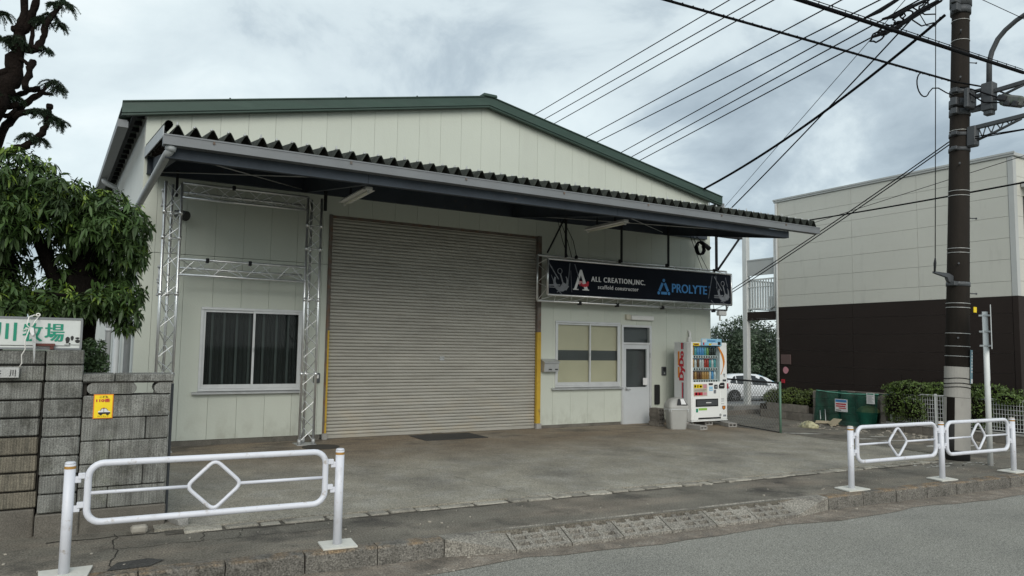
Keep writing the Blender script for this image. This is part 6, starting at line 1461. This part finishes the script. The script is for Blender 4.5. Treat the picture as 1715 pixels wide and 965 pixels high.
q = MB(); q.tube([(11.5, -6.3, 7.3), (11.75, -6.3, 7.1), (12.0, -6.3, 7.15), (12.15, -6.3, 7.35)], .008, 5); q.tube([(11.35, -6.3, 7.1), (11.6, -6.3, 7.06), (11.95, -6.3, 7.2)], .012, 5); q.tube([(11.3, -6.3, 7.32), (11.7, -6.3, 7.28), (12.0, -6.3, 7.36)], .012, 5); q.build('jumper', 'wire_black', t)

# ================================================================== TREES
def blade(g, base, d, L_, W_, curl, droop):
    """one leaf: six points, folded along the midrib and curling down towards the tip"""
    d = d / np.linalg.norm(d); up_ = np.array([0, 0, 1.0]); s_ = np.cross(d, up_)
    if np.linalg.norm(s_) < 1e-3: s_ = np.array([1.0, 0, 0])
    s_ /= np.linalg.norm(s_); roll = g.normal() * .5; nrm = np.cross(s_, d); s_ = s_ * math.cos(roll) + nrm * math.sin(roll); nrm = np.cross(s_, d)
    m1 = base + d * L_ * .42 - nrm * W_ * .10; m2 = base + d * L_ * .75 - up_ * L_ * droop * .35 - nrm * W_ * .06; tip = base + d * L_ - up_ * L_ * droop
    return [base, m1 + s_ * W_ * .5 + nrm * W_ * curl, m1, m1 - s_ * W_ * .5 + nrm * W_ * curl, m2 + s_ * W_ * .36 + nrm * W_ * curl * .5, m2, m2 - s_ * W_ * .36 + nrm * W_ * curl * .5, tip]
BF = [(0, 1, 2), (0, 2, 3), (1, 4, 5, 2), (2, 5, 6, 3), (4, 7, 5), (5, 7, 6)]
g = np.random.default_rng(11)
bt_ = thing('broadleaf_tree', 'bushy evergreen tree with large drooping leaves behind the left block wall', 'tree', (-.15, -4.3, .03))
q = MB()
limbs = [([(-.16, -4.3, -.05), (-.14, -4.3, 1.2), (-.10, -4.28, 1.9), (-.06, -4.25, 2.35)], [.22, .20, .19, .17]),
         ([(-.06, -4.25, 2.3), (.0, -4.3, 2.6), (.10, -4.35, 2.85), (.25, -4.5, 3.0)], [.12, .085, .06, .03]), ([(-.06, -4.25, 2.3), (-.12, -4.2, 2.65), (-.2, -4.3, 3.0), (-.35, -4.4, 3.3)], [.12, .09, .06, .03]),
         ([(-.10, -4.28, 2.05), (-.28, -4.3, 2.25), (-.40, -4.35, 2.55), (-.55, -4.5, 2.9), (-.7, -4.5, 3.2)], [.085, .06, .06, .045, .03]), ([(-.08, -4.3, 2.0), (.1, -4.45, 2.1), (.28, -4.6, 2.25)], [.06, .04, .02]),
         ([(-.9, -4.2, .0), (-.82, -4.2, 1.6), (-.72, -4.25, 2.4), (-.85, -4.3, 3.1)], [.12, .11, .10, .05]), ([(-.75, -4.2, 2.05), (-.4, -4.6, 2.15), (-.1, -4.8, 2.13)], [.04, .025, .012])]
for p, r_ in limbs: q.tube(p, r_, 10)
q.build('trunk', 'bark', bt_)
LOB = [(-.70, -4.45, 3.28, .42, .48, .30), (-.30, -4.50, 3.12, .38, .45, .22), (.08, -4.50, 3.05, .26, .42, .22), (.33, -4.55, 2.86, .20, .38, .26), (-.45, -4.50, 2.92, .46, .50, .24), (.08, -4.60, 2.78, .32, .42, .20),
       (-1.0, -4.5, 2.9, .5, .5, .5), (.36, -4.60, 2.60, .14, .3, .14), (.24, -4.65, 2.16, .26, .32, .16), (.0, -4.65, 2.08, .30, .34, .13), (.34, -4.72, 1.98, .12, .2, .16), (-.42, -4.72, 2.05, .34, .26, .11), (-.72, -4.75, 2.10, .22, .32, .18), (-.62, -5.18, 1.98, .12, .12, .06), (-1.1, -4.6, 2.2, .4, .4, .3), (-.15, -4.15, 2.55, .32, .25, .40), (.05, -4.05, 2.35, .3, .25, .3), (-.75, -4.1, 2.45, .22, .25, .40), (.25, -4.2, 2.45, .18, .25, .2), (-.3, -4.2, 2.15, .4, .3, .2)]
leaves = []; twigs = MB()
wt = np.array([b[3] * b[4] + b[3] * b[5] + b[4] * b[5] for b in LOB]); wt /= wt.sum()
for bi, (b, fr) in enumerate(zip(LOB, wt)):
    for _ in range(int(2300 * fr) + 6):
        dv = g.normal(size=3); dv /= np.linalg.norm(dv); rad_ = 1 - abs(g.normal()) * .28
        c = np.array(b[:3]) + dv * np.array(b[3:6]) * rad_
        if c[1] < -5.0 and bi != 13: continue
        n_ = int(g.integers(6, 11)); ax = dv * np.array([1, 1, .5]) + np.array([0, 0, .25]); ax /= np.linalg.norm(ax); young = g.random() < (.30 if dv[2] > .25 else .06)
        ph = g.uniform(0, 6.28); u_ = np.cross(ax, [0.3, .2, 1]); u_ /= np.linalg.norm(u_); v_ = np.cross(ax, u_)
        for k in range(n_):
            a = ph + k * 2.4; d_ = u_ * math.cos(a) + v_ * math.sin(a) + ax * g.uniform(.0, .7) + np.array([0, 0, -.40 - g.uniform(0, .6)])
            L_ = g.uniform(.065, .140) * (.8 if young else 1); leaves.append((blade(g, c + ax * g.uniform(-.03, .03), d_, L_, L_ * g.uniform(.21, .28), .16, g.uniform(.08, .35)), young, c[1] + (0.6 if dv[1] > 0 else 0)))
        if g.random() < .35:
            e_ = c - ax * .14 + np.array([0, .05, -.04]); twigs.tube([tuple(e_), tuple(c)], [.006, .003], 4, caps=False)
twigs.build('twig', 'bark', bt_)['kind'] = 'stuff'
leaves.sort(key=lambda t: t[2])
vis = [l for l in leaves if l[0][0][0] > -.85]; rest = [l for l in leaves if l[0][0][0] <= -.85] + vis[290:]
for l in vis[:290]:
    b0 = Vector(l[0][0]); o0 = WL[bt_.name]; mb = MB(); mb.faces([tuple(p) for p in l[0]], BF, True); mb.build('leaf', 'leaf_young' if l[1] else 'leaf_big', bt_)
for yg, nm in ((False, 'leaf_big'), (True, 'leaf_young')):
    mb = MB()
    for l in rest:
        if l[1] == yg: mb.faces([tuple(p) for p in l[0]], BF, True)
    mb.build('crown' if not yg else 'young_crown', nm, bt_)['kind'] = 'stuff'

# pruned conifer behind it
pt = thing('pruned_conifer', 'tall heavily pruned conifer with bare crooked limbs and tufts of needles', 'tree', (-1.3, -3.4, .03))
limbs = [([(-1.35, -3.4, -.1), (-1.3, -3.4, 2.0), (-1.2, -3.4, 3.4), (-1.08, -3.4, 4.1), (-.99, -3.4, 4.36), (-.91, -3.4, 4.52), (-.85, -3.4, 4.70), (-.825, -3.4, 4.89), (-.82, -3.4, 5.05), (-.81, -3.4, 5.2), (-.79, -3.4, 5.36), (-.79, -3.4, 5.9), (-.8, -3.4, 6.6)], [.19, .17, .15, .135, .125, .11, .095, .075, .068, .06, .046, .04, .025]),
         ([(-.81, -3.4, 5.14), (-.75, -3.4, 5.26), (-.71, -3.4, 5.40), (-.68, -3.42, 5.55), (-.62, -3.4, 6.0)], [.055, .046, .04, .035, .025]),
         ([(-.82, -3.4, 4.99), (-.76, -3.42, 4.93), (-.70, -3.44, 4.92), (-.64, -3.44, 4.97), (-.60, -3.43, 5.10), (-.59, -3.42, 5.24), (-.54, -3.41, 5.36), (-.48, -3.4, 5.48), (-.44, -3.4, 5.57)], [.05, .044, .042, .040, .036, .036, .032, .026, .018]),
         ([(-.70, -3.44, 4.93), (-.70, -3.42, 5.11), (-.70, -3.40, 5.27)], [.026, .022, .018]), ([(-.86, -3.4, 4.83), (-.77, -3.46, 4.79), (-.71, -3.48, 4.75), (-.675, -3.48, 4.76)], [.024, .021, .020, .024]), ([(-.68, -3.48, 4.77), (-.70, -3.48, 4.67), (-.725, -3.48, 4.57), (-.72, -3.48, 4.46)], [.036, .035, .034, .038]),
         ([(-1.08, -3.2, 3.5), (-1.0, -3.2, 3.82), (-.93, -3.2, 4.03), (-.85, -3.2, 4.18), (-.76, -3.2, 4.36), (-.69, -3.2, 4.44), (-.62, -3.2, 4.50), (-.58, -3.2, 4.54), (-.53, -3.2, 4.535), (-.48, -3.2, 4.53)], [.07, .06, .050, .044, .042, .036, .030, .026, .022, .014]), ([(-.58, -3.2, 4.54), (-.56, -3.2, 4.60), (-.49, -3.2, 4.68)], [.022, .02, .012]),
         ([(-.86, -3.2, 4.43), (-.78, -3.2, 4.49), (-.70, -3.2, 4.55), (-.61, -3.2, 4.58)], [.03, .036, .034, .03]), ([(-.84, -3.3, 4.16), (-.75, -3.3, 4.24), (-.69, -3.3, 4.27), (-.60, -3.3, 4.27)], [.03, .034, .03, .02]),
         ([(-.95, -3.3, 3.72), (-.82, -3.3, 3.80), (-.73, -3.3, 3.85), (-.63, -3.3, 3.93), (-.55, -3.3, 4.04), (-.51, -3.3, 4.18), (-.505, -3.3, 4.28), (-.50, -3.3, 4.35)], [.05, .042, .04, .038, .036, .030, .030, .034]), ([(-1.1, -3.3, 4.17), (-.99, -3.3, 4.18), (-.87, -3.3, 4.19), (-.82, -3.3, 4.28)], [.03, .03, .026, .02]), ([(-1.1, -3.3, 4.33), (-.99, -3.3, 4.31), (-.88, -3.3, 4.29), (-.79, -3.3, 4.33)], [.03, .04, .04, .03]), ([(-1.2, -3.4, 4.3), (-1.05, -3.4, 4.55), (-.95, -3.4, 4.62), (-.86, -3.4, 4.72)], [.05, .05, .05, .04])]
q = MB()
for p, r_ in limbs:
    pp, rr_ = [], []                     # knobbly, crooked limbs
    for i in range(len(p) - 1):
        for f in (0, .33, .67):
            jj = .35 * min(r_[i], r_[i + 1]) * (f > 0)
            pp.append(Vector(p[i]).lerp(Vector(p[i + 1]), f) + Vector((rnd(-jj, jj), rnd(-jj, jj), rnd(-jj, jj)))); rr_.append((r_[i] * (1 - f) + r_[i + 1] * f) * rnd(.82, 1.16))
    pp.append(Vector(p[-1])); rr_.append(r_[-1]); q.tube(pp, rr_, 9)
for p in ((-.50, -3.3, 4.36), (-.675, -3.48, 4.78), (-.87, -3.42, 5.14)): q.obox(p, (EX, EY, EZ), (.035, .035, .03), .014)
q.build('trunk', 'pine_bark', pt)
SPR = [(-.42, -3.40, 5.57, 1.2), (-.54, -3.35, 5.42, .9), (-.62, -3.35, 5.36, 1.0), (-.46, -3.35, 5.33, .8), (-.57, -3.38, 5.00, .7), (-.86, -3.48, 5.02, 1.2), (-.96, -3.45, 5.0, 1.2), (-.78, -3.45, 4.99, .9), (-.49, -3.2, 4.68, 1.1), (-.43, -3.2, 4.63, .9), (-.92, -3.3, 4.45, 1.1), (-.82, -3.25, 4.42, .9), (-.55, -3.3, 4.30, 1.1), (-.46, -3.3, 4.23, 1.0), (-.38, -3.3, 4.20, .9), (-.62, -3.3, 4.30, .9), (-.70, -3.3, 4.00, .9), (-.56, -3.3, 3.97, .8), (-.66, -3.4, 5.30, .8), (-.52, -3.4, 5.54, .8), (-1.05, -3.4, 4.48, 1.2), (-1.0, -3.4, 5.3, 1.1)]
mb = MB(); tw = MB()
for x, y, z, s_ in SPR:
    for _ in range(int(26 * s_)):
        a = rnd(0, 6.283); d_ = Vector((math.cos(a), math.sin(a) * .8, rnd(-.2, .5))).normalized(); p = Vector((x, y, z)) + Vector((rnd(-.03, .03), rnd(-.04, .04), rnd(-.02, .02))); pts = [p]; ln = rnd(.09, .19) * s_
        for k in range(4): d_ = (d_ + Vector((0, 0, -.42))).normalized(); pts.append(pts[-1] + d_ * ln / 4)
        tw.tube(pts, [.005, .004, .003, .002, .001], 4, caps=False)
        for k in range(4):
            for f in (0, .33, .66):
                c = pts[k].lerp(pts[k + 1], f); dl = (pts[k + 1] - pts[k]).normalized()
                for _n in range(7):
                    o_ = Vector((rnd(-1, 1), rnd(-1, 1), rnd(-1, 1))); o_ = (o_ - dl * o_.dot(dl)).normalized(); e_ = c + (o_ + dl * .8).normalized() * rnd(.018, .034); s2 = dl.cross(o_) * .0034
                    mb.faces([c - s2, c + s2, e_], [(0, 1, 2)])
tw.build('twig', 'pine_bark', pt)['kind'] = 'stuff'; mb.build('needles', 'needle', pt)['kind'] = 'stuff'

bs_ = thing('garden_shrub', 'small dark green shrub between the farm sign and the warehouse', 'shrub', (.07, -4.75, .03))
q = MB(); q.tube([(.07, -4.75, -.05), (.07, -4.75, 1.3)], .03, 6); q.build('stem', 'bark', bs_)
leaf_mass('foliage', 'leaf_bush', bs_, [(.06, -4.78, 1.56, .125, .16, .17), (.11, -4.76, 1.46, .105, .16, .14), (.0, -4.8, 1.5, .1, .14, .2)], 1900, .045, 9)
dt = thing('dark_evergreen', 'big dark evergreen tree behind the white car', 'tree', (38.4, 21.9, -1.2))
q = MB(); q.tube([(38.4, 21.9, -1.4), (38.4, 21.9, 2.5)], [.35, .2], 8); q.build('trunk', 'bark', dt)
bx = [(37.3, 23.0, 1.2, 1.9, 1.8, 2.3), (38.6, 21.8, 2.0, 2.1, 2.0, 2.3), (39.8, 20.9, 1.2, 1.8, 1.8, 2.2), (38.3, 21.8, 0.2, 2.6, 2.4, 1.6), (36.6, 23.6, .3, 1.7, 1.7, 1.8), (40.8, 20.2, .4, 1.5, 1.5, 1.9)]
q = MB(); hedge_core(q, bx, .5); q.build('branches', 'leaf_dark', dt)['kind'] = 'stuff'; leaf_mass('crown', 'leaf_dark', dt, bx, 26000, .20, 13, flat_=.7)
print('tris', sum(len(p.vertices) - 2 for o in bpy.data.objects if o.type == 'MESH' for p in o.data.polygons), 'objects', len(bpy.data.objects))
